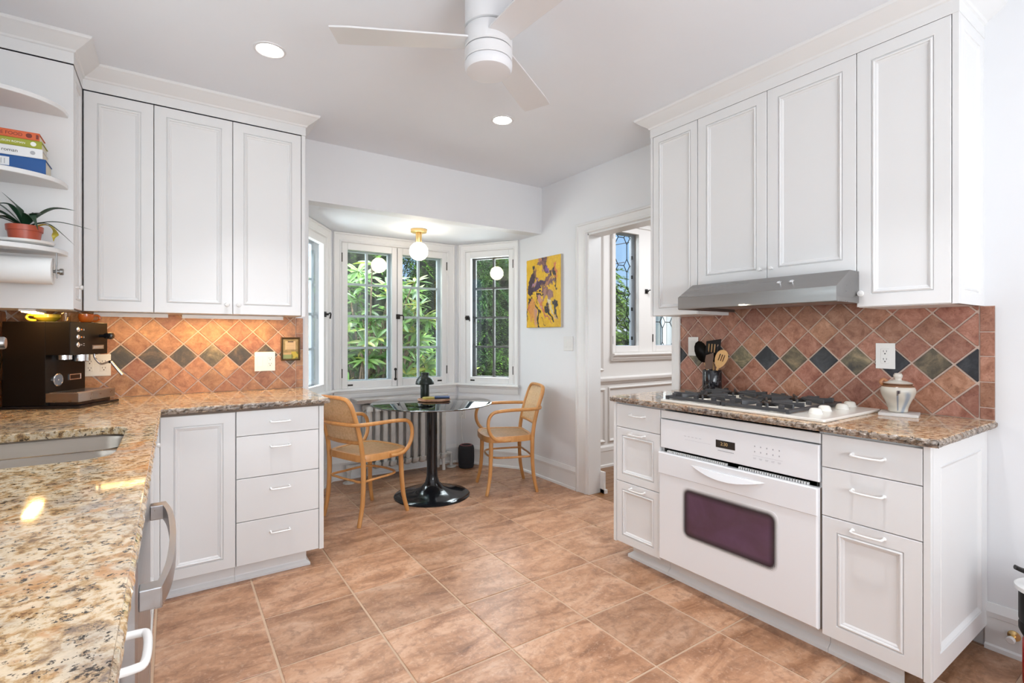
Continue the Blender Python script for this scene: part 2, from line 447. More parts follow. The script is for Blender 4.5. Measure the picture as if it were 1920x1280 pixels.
class MB:
    def __init__(s):
        s.v, s.f, s.mi = [], [], []
        s.T = None
        s.slot = 0
    def add(s, vs, fs):
        b = len(s.v)
        if s.T is not None: vs = [s.T @ Vector(p) for p in vs]
        s.v += [tuple(p) for p in vs]
        s.f += [tuple(i + b for i in f) for f in fs]
        s.mi += [s.slot] * len(fs)
        return s
    def hexa(s, p):
        return s.add(p, [(0, 3, 2, 1), (4, 5, 6, 7), (0, 1, 5, 4), (1, 2, 6, 5), (2, 3, 7, 6), (3, 0, 4, 7)])
    def box(s, x0, x1, y0, y1, z0, z1):
        return s.hexa([(x0, y0, z0), (x1, y0, z0), (x1, y1, z0), (x0, y1, z0), (x0, y0, z1), (x1, y0, z1), (x1, y1, z1), (x0, y1, z1)])
    def fbox(s, fr, a0, a1, b0, b1, d0, d1):
        return s.hexa([fr.P(a0, b0, d0), fr.P(a1, b0, d0), fr.P(a1, b0, d1), fr.P(a0, b0, d1), fr.P(a0, b1, d0), fr.P(a1, b1, d0), fr.P(a1, b1, d1), fr.P(a0, b1, d1)])
    def floops(s, fr, rect, loops, fill=True, back=True):
        a0, a1, b0, b1 = rect
        vs, fs = [], []
        for (i, d) in loops:
            vs += [fr.P(a0 + i, b0 + i, d), fr.P(a1 - i, b0 + i, d), fr.P(a1 - i, b1 - i, d), fr.P(a0 + i, b1 - i, d)]
        n = len(loops)
        for k in range(n - 1):
            for j in range(4):
                q = (j + 1) % 4
                fs.append((4 * k + j, 4 * k + q, 4 * k + 4 + q, 4 * k + 4 + j))
        if fill: fs.append(tuple(4 * (n - 1) + j for j in range(4)))
        if back: fs.append((3, 2, 1, 0))
        return s.add(vs, fs)
    def prism(s, poly, z0, z1, holes=()):
        loops = [list(poly)] + [list(h) for h in holes]
        flat = [p for l in loops for p in l]
        if holes:
            tris = [tuple(t) for t in tessellate_polygon([[Vector((*p, 0)) for p in l] for l in loops])]
        else:
            tris = [tuple(range(len(flat)))]
        n = len(flat)
        vs = [(*p, z0) for p in flat] + [(*p, z1) for p in flat]
        fs = [tuple(reversed(t)) for t in tris] + [tuple(i + n for i in t) for t in tris]
        b = 0
        for l in loops:
            k = len(l)
            for i in range(k):
                j = (i + 1) % k
                fs.append((b + i, b + j, b + j + n, b + i + n))
            b += k
        return s.add(vs, fs)
    def fprism(s, fr, poly, d0, d1):
        n = len(poly)
        vs = [fr.P(a, b, d0) for a, b in poly] + [fr.P(a, b, d1) for a, b in poly]
        fs = [tuple(range(n)), tuple(range(2 * n - 1, n - 1, -1))] + [(i, (i + 1) % n, (i + 1) % n + n, i + n) for i in range(n)]
        return s.add(vs, fs)
    def lathe(s, prof, c=(0, 0, 0), seg=32, cap0=True, cap1=True, closed=False):
        vs, fs = [], []
        n = len(prof)
        for (r, z) in prof:
            for k in range(seg):
                a = 2 * PI * k / seg
                vs.append((c[0] + r * math.cos(a), c[1] + r * math.sin(a), c[2] + z))
        for i in range(n if closed else n - 1):
            ii = (i + 1) % n
            for k in range(seg):
                q = (k + 1) % seg
                fs.append((i * seg + k, i * seg + q, ii * seg + q, ii * seg + k))
        if not closed:
            if cap0 and prof[0][0] > 1e-5: fs.append(tuple(range(seg - 1, -1, -1)))
            if cap1 and prof[-1][0] > 1e-5: fs.append(tuple((n - 1) * seg + k for k in range(seg)))
        return s.add(vs, fs)
    def tube(s, path, r, seg=8, closed=False, caps=True, flat=1.0, up=None):
        P = [Vector(p) for p in path]
        n = len(P)
        R = r if isinstance(r, (list, tuple)) else [r] * n
        vs, fs = [], []
        T = []
        for i in range(n):
            a = P[(i - 1) % n] if (closed or i > 0) else P[i]
            b = P[(i + 1) % n] if (closed or i < n - 1) else P[i]
            T.append((b - a).normalized())
        ref = Vector(up) if up else (Vector((0, 0, 1)) if abs(T[0].z) < 0.9 else Vector((1, 0, 0)))
        nrm = (ref - T[0] * ref.dot(T[0])).normalized()
        for i in range(n):
            nrm = nrm - T[i] * nrm.dot(T[i])
            if nrm.length < 1e-6: nrm = T[i].orthogonal()
            nrm.normalize()
            if up:
                q = Vector(up) - T[i] * Vector(up).dot(T[i])
                if q.length > 1e-4: nrm = q.normalized()
            bi = T[i].cross(nrm)
            for k in range(seg):
                a = 2 * PI * k / seg
                vs.append(P[i] + nrm * (R[i] * math.cos(a)) + bi * (R[i] * flat * math.sin(a)))
        for i in range(n if closed else n - 1):
            j = (i + 1) % n
            for k in range(seg):
                q = (k + 1) % seg
                fs.append((i * seg + k, i * seg + q, j * seg + q, j * seg + k))
        if caps and not closed:
            fs.append(tuple(range(seg - 1, -1, -1)))
            fs.append(tuple((n - 1) * seg + k for k in range(seg)))
        return s.add(vs, fs)
    def sweep(s, prof, path, closed=False):
        """prof: (outward, z); path: 2D points, outward is to the right of travel"""
        n = len(path)
        P = [Vector(p) for p in path]
        m = len(prof)
        vs, fs = [], []
        def nr(a, b):
            d = (b - a).normalized()
            return Vector((d.y, -d.x))
        for i in range(n):
            if closed or 0 < i < n - 1:
                n1, n2 = nr(P[i - 1], P[i]), nr(P[i], P[(i + 1) % n])
                mm = (n1 + n2) / (1 + n1.dot(n2))
            else:
                mm = nr(P[0], P[1]) if i == 0 else nr(P[-2], P[-1])
            for (o, z) in prof:
                q = P[i] + mm * o
                vs.append((q.x, q.y, z))
        for i in range(n if closed else n - 1):
            j = (i + 1) % n
            for k in range(m):
                q = (k + 1) % m
                fs.append((i * m + k, i * m + q, j * m + q, j * m + k))
        if not closed:
            fs.append(tuple(range(m)))
            fs.append(tuple((n - 1) * m + k for k in range(m - 1, -1, -1)))
        return s.add(vs, fs)
    def build(s, name, mats, parent=None, smooth=None, bevel=0.0, seg=2, recalc=True):
        if not isinstance(mats, (list, tuple)): mats = [mats]
        me = bpy.data.meshes.new(name)
        vs = s.v
        org = Vector((0, 0, 0))
        if parent is None:
            a = np.array(vs)
            org = Vector(((a[:, 0].min() + a[:, 0].max()) / 2, (a[:, 1].min() + a[:, 1].max()) / 2, a[:, 2].min()))
            vs = [tuple(Vector(p) - org) for p in vs]
        else:
            inv = wmat(parent).inverted()
            vs = [tuple(inv @ Vector(p)) for p in vs]
        me.from_pydata(vs, [], s.f)
        for m_ in mats: me.materials.append(m_)
        if len(mats) > 1: me.polygons.foreach_set('material_index', s.mi)
        if recalc:
            bm = bmesh.new()
            bm.from_mesh(me)
            bmesh.ops.recalc_face_normals(bm, faces=bm.faces)
            bm.to_mesh(me)
            bm.free()
        if smooth:
            me.polygons.foreach_set('use_smooth', [True] * len(me.polygons))
            me.set_sharp_from_angle(angle=math.radians(smooth if smooth is not True else 40))
        o = bpy.data.objects.new(name, me)
        col.objects.link(o)
        if parent is None:
            o.location = org
            WM[o.name] = Matrix.Translation(org)
        else:
            o.parent = parent
            WM[o.name] = wmat(parent)
        if bevel:
            b = o.modifiers.new('edge', 'BEVEL')
            b.width = bevel
            b.segments = seg
            b.limit_method = 'ANGLE'
            b.angle_limit = math.radians(40)
        return o

def tag(o, label=None, cat=None, group=None, kind=None):
    if label: o['label'] = label
    if cat: o['category'] = cat
    if group: o['group'] = group
    if kind: o['kind'] = kind
    return o
def thing(name, label, cat, loc=(0, 0, 0), rz=0.0, group=None, kind=None):
    o = bpy.data.objects.new(name, None)
    o.empty_display_size = 0.05
    col.objects.link(o)
    o.location = loc
    o.rotation_euler = (0, 0, rz)
    WM[o.name] = Matrix.Translation(Vector(loc)) @ Matrix.Rotation(rz, 4, 'Z')
    return tag(o, label, cat, group, kind)
def child(name, me, parent, loc=(0, 0, 0), rot=None):
    """another copy of a piece's mesh under parent"""
    o = bpy.data.objects.new(name, me)
    col.objects.link(o)
    o.parent = parent
    o.location = loc
    if rot is not None: o.rotation_euler = rot
    return o
def copy_tree(o, parent=None):
    c = o.copy()
    col.objects.link(c)
    c.parent = parent
    WM[c.name] = wmat(o)
    for ch in list(o.children): copy_tree(ch, c)
    return c
def struct(name, mb, m, parent=None, **k):
    o = mb.build(name, m, parent, **k)
    if parent is None: o['kind'] = 'structure'
    return o
def lettering(name, s, size, m, parent, mat4, align='CENTER', ext=0.0004):
    c = bpy.data.curves.new('t', 'FONT')
    c.body = s
    c.size = size
    c.extrude = ext
    c.align_x = align
    c.align_y = 'CENTER'
    t = bpy.data.objects.new('t', c)
    col.objects.link(t)
    dg = bpy.context.evaluated_depsgraph_get()
    me = bpy.data.meshes.new_from_object(t.evaluated_get(dg))
    bpy.data.objects.remove(t)
    bpy.data.curves.remove(c)
    me.transform(wmat(parent).inverted() @ mat4)
    me.materials.clear()
    me.materials.append(m)
    o = bpy.data.objects.new(name, me)
    col.objects.link(o)
    o.parent = parent
    return o
def arc(c, r, a0, a1, n):
    return [(c[0] + r * math.cos(math.radians(a0 + (a1 - a0) * i / n)), c[1] + r * math.sin(math.radians(a0 + (a1 - a0) * i / n))) for i in range(n + 1)]
def rrect(x0, x1, y0, y1, r, n=5):
    return arc((x1 - r, y0 + r), r, -90, 0, n) + arc((x1 - r, y1 - r), r, 0, 90, n) + arc((x0 + r, y1 - r), r, 90, 180, n) + arc((x0 + r, y0 + r), r, 180, 270, n)
def smoothpath(pts, k=6, closed=False):
    P = [Vector(p) for p in pts]
    n = len(P)
    out = []
    for i in range(n if closed else n - 1):
        p0 = P[(i - 1) % n] if (closed or i > 0) else P[i]
        p1, p2 = P[i], P[(i + 1) % n]
        p3 = P[(i + 2) % n] if (closed or i < n - 2) else P[(i + 1) % n]
        for j in range(k):
            t = j / k
            out.append(0.5 * ((2 * p1) + (p2 - p0) * t + (2 * p0 - 5 * p1 + 4 * p2 - p3) * t * t + (3 * p1 - p0 - 3 * p2 + p3) * t ** 3))
    if not closed: out.append(P[-1])
    return out
def clip_poly(poly, x0, x1, y0, y1):
    def cl(ps, f, t):
        out = []
        for i in range(len(ps)):
            a, b = ps[i], ps[(i + 1) % len(ps)]
            fa, fb = f(a), f(b)
            if fa >= 0: out.append(a)
            if (fa >= 0) != (fb >= 0):
                q = fa / (fa - fb)
                out.append((a[0] + (b[0] - a[0]) * q, a[1] + (b[1] - a[1]) * q))
        return out
    for f in (lambda p: p[0] - x0, lambda p: x1 - p[0], lambda p: p[1] - y0, lambda p: y1 - p[1]):
        if len(poly) < 3: return []
        poly = cl(poly, f, 0)
    return poly
def area(p): return abs(sum(p[i][0] * p[(i + 1) % len(p)][1] - p[(i + 1) % len(p)][0] * p[i][1] for i in range(len(p)))) / 2

# ------------------------------------------------------------------ the room
XR, YB, XL, YF = 2.73, 3.56, -0.71, -4.6
BAY = [(0.756, YB), (0.756, 3.90), (1.132, 4.475), (2.357, 4.475), (2.73, 3.90), (2.73, YB)]

fl = struct('floor', MB().box(XL - 0.1, XR + 0.12, YF, 5.0, -0.06, -0.003), M['grout'])
TS, TX0, TY0, GR = 0.3965, 0.7295, 2.855, 0.0045
def tilemesh(name, x0, x1, y0, y1, m, h=0.004):
    b = MB()
    cx, cy = (x0 + x1) / 2, (y0 + y1) / 2
    fr = [(x0 - cx, y0 - cy), (x1 - cx, y0 - cy), (x1 - cx, y1 - cy), (x0 - cx, y1 - cy)]
    e = 0.0025
    top = [(p[0] - math.copysign(e, p[0]), p[1] - math.copysign(e, p[1])) for p in fr]
    b.add([(*p, -h) for p in fr] + [(*p, -0.0012) for p in fr] + [(*p, 0) for p in top],
          [(3, 2, 1, 0)] + [(i, (i + 1) % 4, 4 + (i + 1) % 4, 4 + i) for i in range(4)] + [(4 + i, 4 + (i + 1) % 4, 8 + (i + 1) % 4, 8 + i) for i in range(4)] + [(8, 9, 10, 11)])
    me = bpy.data.meshes.new(name)
    me.from_pydata(b.v, [], b.f)
    me.materials.append(m)
    return me, (cx, cy)
full, _ = tilemesh('tile', GR, TS - GR, GR, TS - GR, M['floortile'])
floc = Vector(fl.location)
def inbay(x, y):
    if y <= 3.9: return True
    t = (y - 3.9) / 0.575
    return 0.756 + 0.376 * t - 0.25 < x < 2.73 - 0.373 * t + 0.25
for i in range(-5, 8):
    for j in range(-10, 6):
        x0, y0 = TX0 + i * TS, TY0 + j * TS
        xa, xb, ya, yb = max(x0 + GR, XL), min(x0 + TS - GR, XR + 0.03), max(y0 + GR, -1.0), min(y0 + TS - GR, 4.55)
        if xb - xa < 0.03 or yb - ya < 0.03: continue
        cx, cy = (xa + xb) / 2, (ya + yb) / 2
        if not inbay(cx, cy): continue
        if cy > 3.56 and (cx < 0.70): continue
        if abs((xb - xa) - (TS - 2 * GR)) < 1e-4 and abs((yb - ya) - (TS - 2 * GR)) < 1e-4: me = full
        else: me, _ = tilemesh('tile', xa, xb, ya, yb, M['floortile'])
        t = child('tile', me, fl, Vector((cx, cy, random.uniform(-0.0006, 0.0004))) - floc)

struct('ceiling', MB().box(XL - 0.1, XR + 0.12, YF - 0.1, YB + 0.12, ZC, ZC + 0.1), M['ceil'])
struct('ceiling', MB().prism([(0.70, YB + 0.12), (0.65, 3.93), (1.07, 4.60), (2.42, 4.60), (2.83, 3.93), (2.80, YB + 0.12)], ZB, ZB + 0.08), M['ceil'])
wb = MB().box(XL - 0.1, 0.756, YB, YB + 0.12, 0, ZC)
wb.box(0.756, XR, YB, YB + 0.12, ZB, ZC)
struct('wall_back', wb, M['wall'])
struct('wall_front', MB().box(XL - 0.12, XR + 0.12, YF - 0.12, YF, 0, ZC), M['wall'])
DY0, DY1, DZ = 2.135, 2.955, 2.07
wr = MB().box(XR, XR + 0.12, YF, DY0, 0, ZC)
wr.box(XR, XR + 0.12, DY0, DY1, DZ, ZC)
wr.box(XR, XR + 0.12, DY1, 3.90, 0, ZC)
struct('wall_right', wr, M['wall'])

def seg_frame(p0, p1):
    """room-side face of a wall from p0 to p1; the room lies to the right of travel"""
    d = Vector((p1[0] - p0[0], p1[1] - p0[1], 0))
    L = d.length
    d.normalize()
    return Fr((p0[0], p0[1], 0), d, (d.y, -d.x, 0)), L
def wall_open(name, p0, p1, z1, u0, u1, za, zb, th=0.14, m='wall', grow=0.02):
    fr, L = seg_frame(p0, p1)
    b = MB()
    b.fbox(fr, -grow, u0, 0, z1, -th, 0)
    b.fbox(fr, u1, L + grow, 0, z1, -th, 0)
    b.fbox(fr, u0, u1, 0, za, -th, 0)
    b.fbox(fr, u0, u1, zb, z1, -th, 0)
    struct(name, b, M[m])
    return fr, L
struct('wall_bay_side', MB().box(0.636, 0.756, YB + 0.12, 3.90, 0, ZB + 0.05), M['wall'])

# window builder ---------------------------------------------------
CAS = [(0, 0), (0, 0.020), (0.006, 0.024), (0.014, 0.024), (0.018, 0.016), (0.030, 0.014), (0.052, 0.012), (0.058, 0.016), (0.066, 0.016), (0.070, 0.006), (0.073, 0)]
def window(name, fr, u0, u1, za, zb, sashes, cols, rows, outer, munt, casing=(0.073, 0.073, 0.085), stool=True, latch=None, leaded=False, pulls=True, hinges=()):
    g = thing(name, None, None, tuple(fr.P((u0 + u1) / 2, za)), 0, kind='structure')
    cl, cr_, ct = casing
    b = MB()
    # casing boards: two sides and a head with moulded faces
    prof = [(p[0] / 0.073, p[1]) for p in CAS]
    zt = zb + ct
    rect = (u0 - cl, u1 + cr_, za - 0.3, zt)
    vs, fs = [], []
    for (f, d) in prof:
        vs += [fr.P(u0 - cl * (1 - f), za - 0.012, d), fr.P(u0 - cl * (1 - f), zt - ct * f, d), fr.P(u1 + cr_ * (1 - f), zt - ct * f, d), fr.P(u1 + cr_ * (1 - f), za - 0.012, d)]
    for k in range(len(prof) - 1):
        for j in range(3): fs.append((4 * k + j, 4 * k + j + 1, 4 * k + 5 + j, 4 * k + 4 + j))
    b.add(vs, fs)
    b.build('casing', M['trim'] if not leaded else M['dining'], g, smooth=25)
    tm = M['trim'] if not leaded else M['dining']
    if stool:
        b = MB()
        sp = [(0, -0.028), (0.040, -0.028), (0.052, -0.020), (0.054, -0.012), (0.048, -0.002), (0.040, 0.0), (0, 0)]
        a0, a1 = u0 - cl - 0.012, u1 + cr_ + 0.012
        for pr, e0, e1 in ((sp, a0, a1), ([(0, -0.095), (0.012, -0.095), (0.016, -0.080), (0.022, -0.060), (0.024, -0.046), (0.034, -0.036), (0.036, -0.028), (0, -0.028)], a0 + 0.012, a1 - 0.012)):
            n = len(pr)
            b.add([fr.P(e0, za + z, d) for d, z in pr] + [fr.P(e1, za + z, d) for d, z in pr],
                  [tuple(range(n)), tuple(range(2 * n - 1, n - 1, -1))] + [(i, (i + 1) % n, (i + 1) % n + n, i + n) for i in range(n)])
        b.build('stool', tm, g, smooth=25)
    # outer frame in the reveal
    for si, (s0, s1) in enumerate(sashes):
        sf = MB()
        st, rb, rt = 0.050, 0.062, 0.058
        for (q0, q1, z0, z1) in ((s0, s0 + st, za, zb), (s1 - st, s1, za, zb), (s0 + st, s1 - st, za, za + rb), (s0 + st, s1 - st, zb - rt, zb)):
            sf.fbox(fr, q0 + 0.001, q1 - 0.001 if q1 == s1 else q1, z0, z1, -0.036, 0.004)
        sash = sf.build('sash', tm, g, bevel=0.002)
        go0, go1, gz0, gz1 = s0 + st, s1 - st, za + rb, zb - rt
        if not leaded:
            MB().fbox(fr, go0 - 0.004, go1 + 0.004, gz0 - 0.004, gz1 + 0.004, -0.022, -0.019).build('pane', M['glass'], sash)
        # outer casement
        of = MB()
        ow = 0.014
        D0, D1 = -0.125, -0.095
        for (q0, q1, z0, z1) in ((s0 + 0.004, go0 + ow * 0.4, za, zb), (go1 - ow * 0.4, s1 - 0.004, za, zb), (go0 + ow * 0.4, go1 - ow * 0.4, za, gz0 + ow * 0.3), (go0 + ow * 0.4, go1 - ow * 0.4, gz1 - ow * 0.3, zb)):
            of.fbox(fr, q0, q1, z0, z1, D0, D1)
        cas = of.build('casement', outer, g, bevel=0.002)
        c0, c1, cz0, cz1 = go0 + ow * 0.4, go1 - ow * 0.4, gz0 + ow * 0.3, gz1 - ow * 0.3
        if not leaded:
            pw, ph = (c1 - c0) / cols, (cz1 - cz0) / rows
            mu = MB()
            for i in range(1, cols): mu.fbox(fr, c0 + i * pw - 0.010, c0 + i * pw + 0.010, cz0, cz1, D0 + 0.004, D1)
            for j in range(1, rows):
                for i in range(cols): mu.fbox(fr, c0 + i * pw + (0.010 if i else 0), c0 + (i + 1) * pw - (0.010 if i < cols - 1 else 0), cz0 + j * ph - 0.010, cz0 + j * ph + 0.010, D0 + 0.004, D1 - 0.001)
            mu.build('muntin', munt, cas)
            for i in range(cols):
                for j in range(rows):
                    MB().fbox(fr, c0 + i * pw + 0.004, c0 + (i + 1) * pw - 0.004, cz0 + j * ph + 0.004, cz0 + (j + 1) * ph - 0.004, -0.113, -0.110).build('pane', M['thinglass'], cas)
        else:
            MB().fbox(fr, c0, c1, cz0, cz1, -0.113, -0.110).build('pane', M['glass'], cas)
            cm = MB()
            pitch, per = 0.168, 0.285
            segs = set()
            cxx = c0 + leaded[si]
            for i in range(-3, 4):
                xx = cxx + i * pitch / 1
                off = 0.0 if i % 2 == 0 else per / 2 * 0
                for j in range(-1, 7):
                    zz = cz1 - 0.02 - j * per + off
                    hw, hh, vv = 0.043, 0.068, 0.0
                    segs |= {((xx, zz + hh), (xx + hw, zz)), ((xx, zz + hh), (xx - hw, zz)), ((xx, zz - hh), (xx + hw, zz)), ((xx, zz - hh), (xx - hw, zz)), ((xx, zz - hh), (xx, zz - per + hh)), ((xx + hw, zz), (xx + pitch - hw, zz))}
            for (p, q) in segs:
                # clip to the light
                n = 24
                pts = [(p[0] + (q[0] - p[0]) * k / n, p[1] + (q[1] - p[1]) * k / n) for k in range(n + 1)]
                pts = [r for r in pts if c0 <= r[0] <= c1 and cz0 <= r[1] <= cz1]
                if len(pts) > 1: cm.tube([fr.P(pts[0][0], pts[0][1], -0.108), fr.P(pts[-1][0], pts[-1][1], -0.108)], 0.0042, 6)
            cm.build('lead_came', M['leadmat'], cas)
            lg = MB()
            for zz in (za + 0.12, za + 0.42, za + 0.75, zb - 0.3): lg.fbox(fr, go1 - 0.012, go1 + 0.002, zz, zz + 0.035, -0.092, -0.080)
            lg.build('catch', M['darkmetal'], cas)
        if pulls:
            pm = MB().fbox(fr, (s0 + 0.05 if si == 0 else s1 - 0.10), (s0 + 0.095 if si == 0 else s1 - 0.055), za + 0.022, za + 0.036, 0.004, 0.008)
            pm.build('lift', M['darkmetal'], sash)
        for (hu, hz) in hinges:
            if s0 - 0.02 <= hu <= s1 + 0.02:
                MB().tube([fr.P(hu, hz - 0.04, 0.006), fr.P(hu, hz + 0.04, 0.006)], 0.0055, 8).build('hinge', M['darkmetal'], sash, smooth=True)
    if latch:
        lu, lz = latch
        b = MB()
        b.fbox(fr, lu - 0.028, lu + 0.010, lz - 0.022, lz + 0.022, 0.004, 0.010)
        b.tube([fr.P(lu - 0.012, lz, 0.008), fr.P(lu - 0.012, lz, 0.035)], 0.009, 10)
        b.tube(smoothpath([fr.P(lu - 0.012, lz + 0.005, 0.035), fr.P(lu + 0.012, lz + 0.012, 0.040), fr.P(lu + 0.030, lz + 0.002, 0.038), fr.P(lu + 0.032, lz - 0.035, 0.032)]), 0.006, 8)
        b.build('latch', M['darkmetal'], g, smooth=True)
    return g

frC, LC = wall_open('wall_bay_back', BAY[2], BAY[3], ZB + 0.05, 0.094, 1.113, 0.795, 2.08)
wc = window('window_1', frC, 0.094, 1.113, 0.795, 2.08, [(0.094, 0.600), (0.604, 1.113)], 2, 4, M['greymetal'], M['greymetal'], latch=(0.618, 1.44), hinges=((0.094, 1.95), (0.094, 0.93), (1.113, 1.95), (1.113, 0.93)), casing=(0.076, 0.086, 0.088))
b = MB()
b.fbox(frC, 0.578, 0.590, 0.86, 0.95, 0.004, 0.009)
for zz in (0.86, 0.95):
    b.T = frC.M(0.584, zz, 0.004)
    b.lathe([(0.0, 0), (0.014, 0), (0.012, 0.006), (0, 0.008)], seg=10)
b.T = None
b.build('bolt', M['darkmetal'], wc)
frR, LR_ = wall_open('wall_bay_right', BAY[3], BAY[4], ZB + 0.05, 0.110, 0.620, 0.795, 2.088)
window('window_2', frR, 0.110, 0.620, 0.795, 2.088, [(0.110, 0.620)], 2, 4, M['dullmetal'], M['dullmetal'], latch=(0.134, 1.44), hinges=((0.618, 1.95), (0.618, 0.93)), casing=(0.075, 0.054, 0.080))
frL, LL_ = wall_open('wall_bay_left', BAY[1], BAY[2], ZB + 0.05, 0.055, 0.560, 0.795, 2.08)
window('window_3', frL, 0.055, 0.560, 0.795, 2.08, [(0.055, 0.560)], 2, 4, M['greymetal'], M['greymetal'], latch=(0.548, 1.44), pulls=False, casing=(0.05, 0.080, 0.086))

frK, LK = wall_open('wall_left', (XL, YF), (XL, YB), ZC, 1.45 - YF, 2.45 - YF, 1.06, 2.12, grow=0.0)
window('window_5', frK, 1.45 - YF, 2.45 - YF, 1.06, 2.12, [(1.45 - YF, 1.95 - YF), (1.95 - YF, 2.45 - YF)], 2, 3, M['greymetal'], M['greymetal'], casing=(0.06, 0.06, 0.07), pulls=False)

# door casing and jambs, baseboards
b = MB()
frW = Fr((XR, DY1, 0), (0, -1, 0), (-1, 0, 0))
LW = DY1 - DY0
prof = [(p[0] / 0.073, p[1]) for p in CAS]
cw, ch = 0.128, 0.090
vs, fs = [], []
for (f, d) in prof:
    vs += [frW.P(-cw * (1 - f), 0, d), frW.P(-cw * (1 - f), DZ + ch * (1 - f), d), frW.P(LW + 0.062 * (1 - f), DZ + ch * (1 - f), d), frW.P(LW + 0.062 * (1 - f), 0, d)]
for k in range(len(prof) - 1):
    for j in range(3): fs.append((4 * k + j, 4 * k + j + 1, 4 * k + 5 + j, 4 * k + 4 + j))
b.add(vs, fs)
b.box(XR - 0.004, XR + 0.125, DY1 - 0.012, DY1 + 0.001, 0, DZ)
b.box(XR - 0.004, XR + 0.125, DY0 - 0.001, DY0 + 0.012, 0, DZ)
b.box(XR - 0.004, XR + 0.125, DY0, DY1, DZ - 0.012, DZ + 0.001)
b.box(XR + 0.12, XR + 0.138, DY1 - 0.055, DY1 + 0.05, 0.0, 0.17)
b.box(XR + 0.12, XR + 0.150, DY1 - 0.065, DY1 + 0.05, 0.0, 0.03)
struct('trim_1', b, M['trim'], smooth=25)
BBP = [(0, 0), (0.024, 0), (0.022, 0.016), (0.014, 0.022), (0.014, 0.128), (0.016, 0.130), (0.018, 0.150), (0.010, 0.172), (0.006, 0.182), (0, 0.182)]
struct('baseboard_bay', MB().sweep(BBP, [(0.756, 3.57), (0.756, 3.90), (1.132, 4.475), (2.357, 4.475), (2.73, 3.90), (2.73, DY1 + 0.128)]), M['trim'], smooth=25)
struct('baseboard_right', MB().sweep(BBP, [(2.73, 0.605), (2.73, YF)]), M['trim'], smooth=25)

# ------------------------------------------------------------------ the dining room beyond the door
YD = 3.504
dfl = struct('floor', MB().box(XR + 0.03, 6.0, 0.9, YD, -0.06, -0.006), M['oak'])
dl = Vector(dfl.location)
pw = 0.082
k = 0
y = 0.95
while y < YD:
    x = XR + 0.03
    xo = random.uniform(0.4, 1.3)
    while x < 5.6:
        x2 = min(x + xo, 5.6)
        me, c = tilemesh('plank', x + 0.001, x2 - 0.001, y + 0.001, min(y + pw - 0.001, YD), M['oak'], 0.006)
        child('plank', me, dfl, Vector((c[0], c[1], -0.0004)) - dl)
        x, xo = x2, random.uniform(0.8, 1.5)
    y += pw
WZ0, WZ1 = 1.100, 2.35
frD, LD = wall_open('wall_dining', (XR + 0.12, YD), (6.0, YD), ZC, 0.70, 1.92, WZ0, WZ1, m='dining', grow=0.0)
MW = MB().fbox(frD, 1.13, 1.287, WZ0, WZ1, -0.14, 0.002)
struct('trim_5', MW, M['dining'])
window('window_4', frD, 0.70, 1.92, WZ0, WZ1, [(0.70, 1.13), (1.287, 1.92)], 1, 1, M['greymetal'], M['greymetal'], latch=(1.20, 1.72), leaded=(0.10, 0.07), pulls=False, casing=(0.02, 0.05, 0.06),
       hinges=((0.705, 2.25), (0.705, 1.22), (1.29, 1.24)), stool=False)
b = MB()
n_ = [(0, -0.075), (0.020, -0.075), (0.026, -0.060), (0.034, -0.050), (0.036, -0.030), (0.050, -0.026), (0.058, -0.014), (0.054, 0), (0, 0)]
m_ = len(n_)
b.add([frD.P(0.68, WZ0 - 0.01 + z, d) for d, z in n_] + [frD.P(2.0, WZ0 - 0.01 + z, d) for d, z in n_],
      [tuple(range(m_)), tuple(range(2 * m_ - 1, m_ - 1, -1))] + [(i, (i + 1) % m_, (i + 1) % m_ + m_, i + m_) for i in range(m_)])
n_ = [(0, 0.800), (0.012, 0.800), (0.016, 0.815), (0.028, 0.822), (0.034, 0.838), (0.034, 0.852), (0.018, 0.858), (0, 0.866)]
m_ = len(n_)
b.add([frD.P(0.0, z, d) for d, z in n_] + [frD.P(3.0, z, d) for d, z in n_],
      [tuple(range(m_)), tuple(range(2 * m_ - 1, m_ - 1, -1))] + [(i, (i + 1) % m_, (i + 1) % m_ + m_, i + m_) for i in range(m_)])
n_ = [(0, 0), (0.03, 0), (0.028, 0.020), (0.018, 0.026), (0.018, 0.150), (0.022, 0.155), (0.020, 0.19), (0.008, 0.205), (0, 0.205)]
m_ = len(n_)
b.add([frD.P(0.0, z, d) for d, z in n_] + [frD.P(3.0, z, d) for d, z in n_],
      [tuple(range(m_)), tuple(range(2 * m_ - 1, m_ - 1, -1))] + [(i, (i + 1) % m_, (i + 1) % m_ + m_, i + m_) for i in range(m_)])
struct('trim_2', b, M['dining'], smooth=25)
b = MB()
PL = [(0, 0), (0.003, 0.014), (0.010, 0.018), (0.018, 0.014), (0.024, 0.006), (0.028, 0.0)]
for rect in ((0.36, 0.585, 0.925, 2.42), (0.36, 0.605, 0.235, 0.755), (0.645, 1.95, 0.235, 0.765)):
    b.floops(frD, rect, PL, fill=False, back=False)
struct('trim_3', b, M['dining'], smooth=25)
struct('ceiling', MB().box(XR + 0.12, 6.0, 0.9, YD + 0.1, ZC, ZC + 0.1), M['ceil'])
b = MB().box(6.0, 6.1, 0.9, YD + 0.1, 0, ZC)
struct('wall_dining_right', b, M['dining'])
struct('wall_dining_front', MB().box(XR + 0.12, 6.1, 0.8, 0.9, 0, ZC), M['dining'])
struct('trim_4', MB().box(XR + 0.12, XR + 0.126, DY1 + 0.055, YD, 0, ZC), M['dining'])
b = MB().box(3.135, 3.20, YD - 0.022, YD - 0.018, 0.055, 0.15)
for k in range(4): b.box(3.142, 3.193, YD - 0.025, YD - 0.022, 0.062 + k * 0.022, 0.074 + k * 0.022)
tag(b.build('wall_vent', M['white']), 'small white louvered vent low in the dining room baseboard', 'vent')

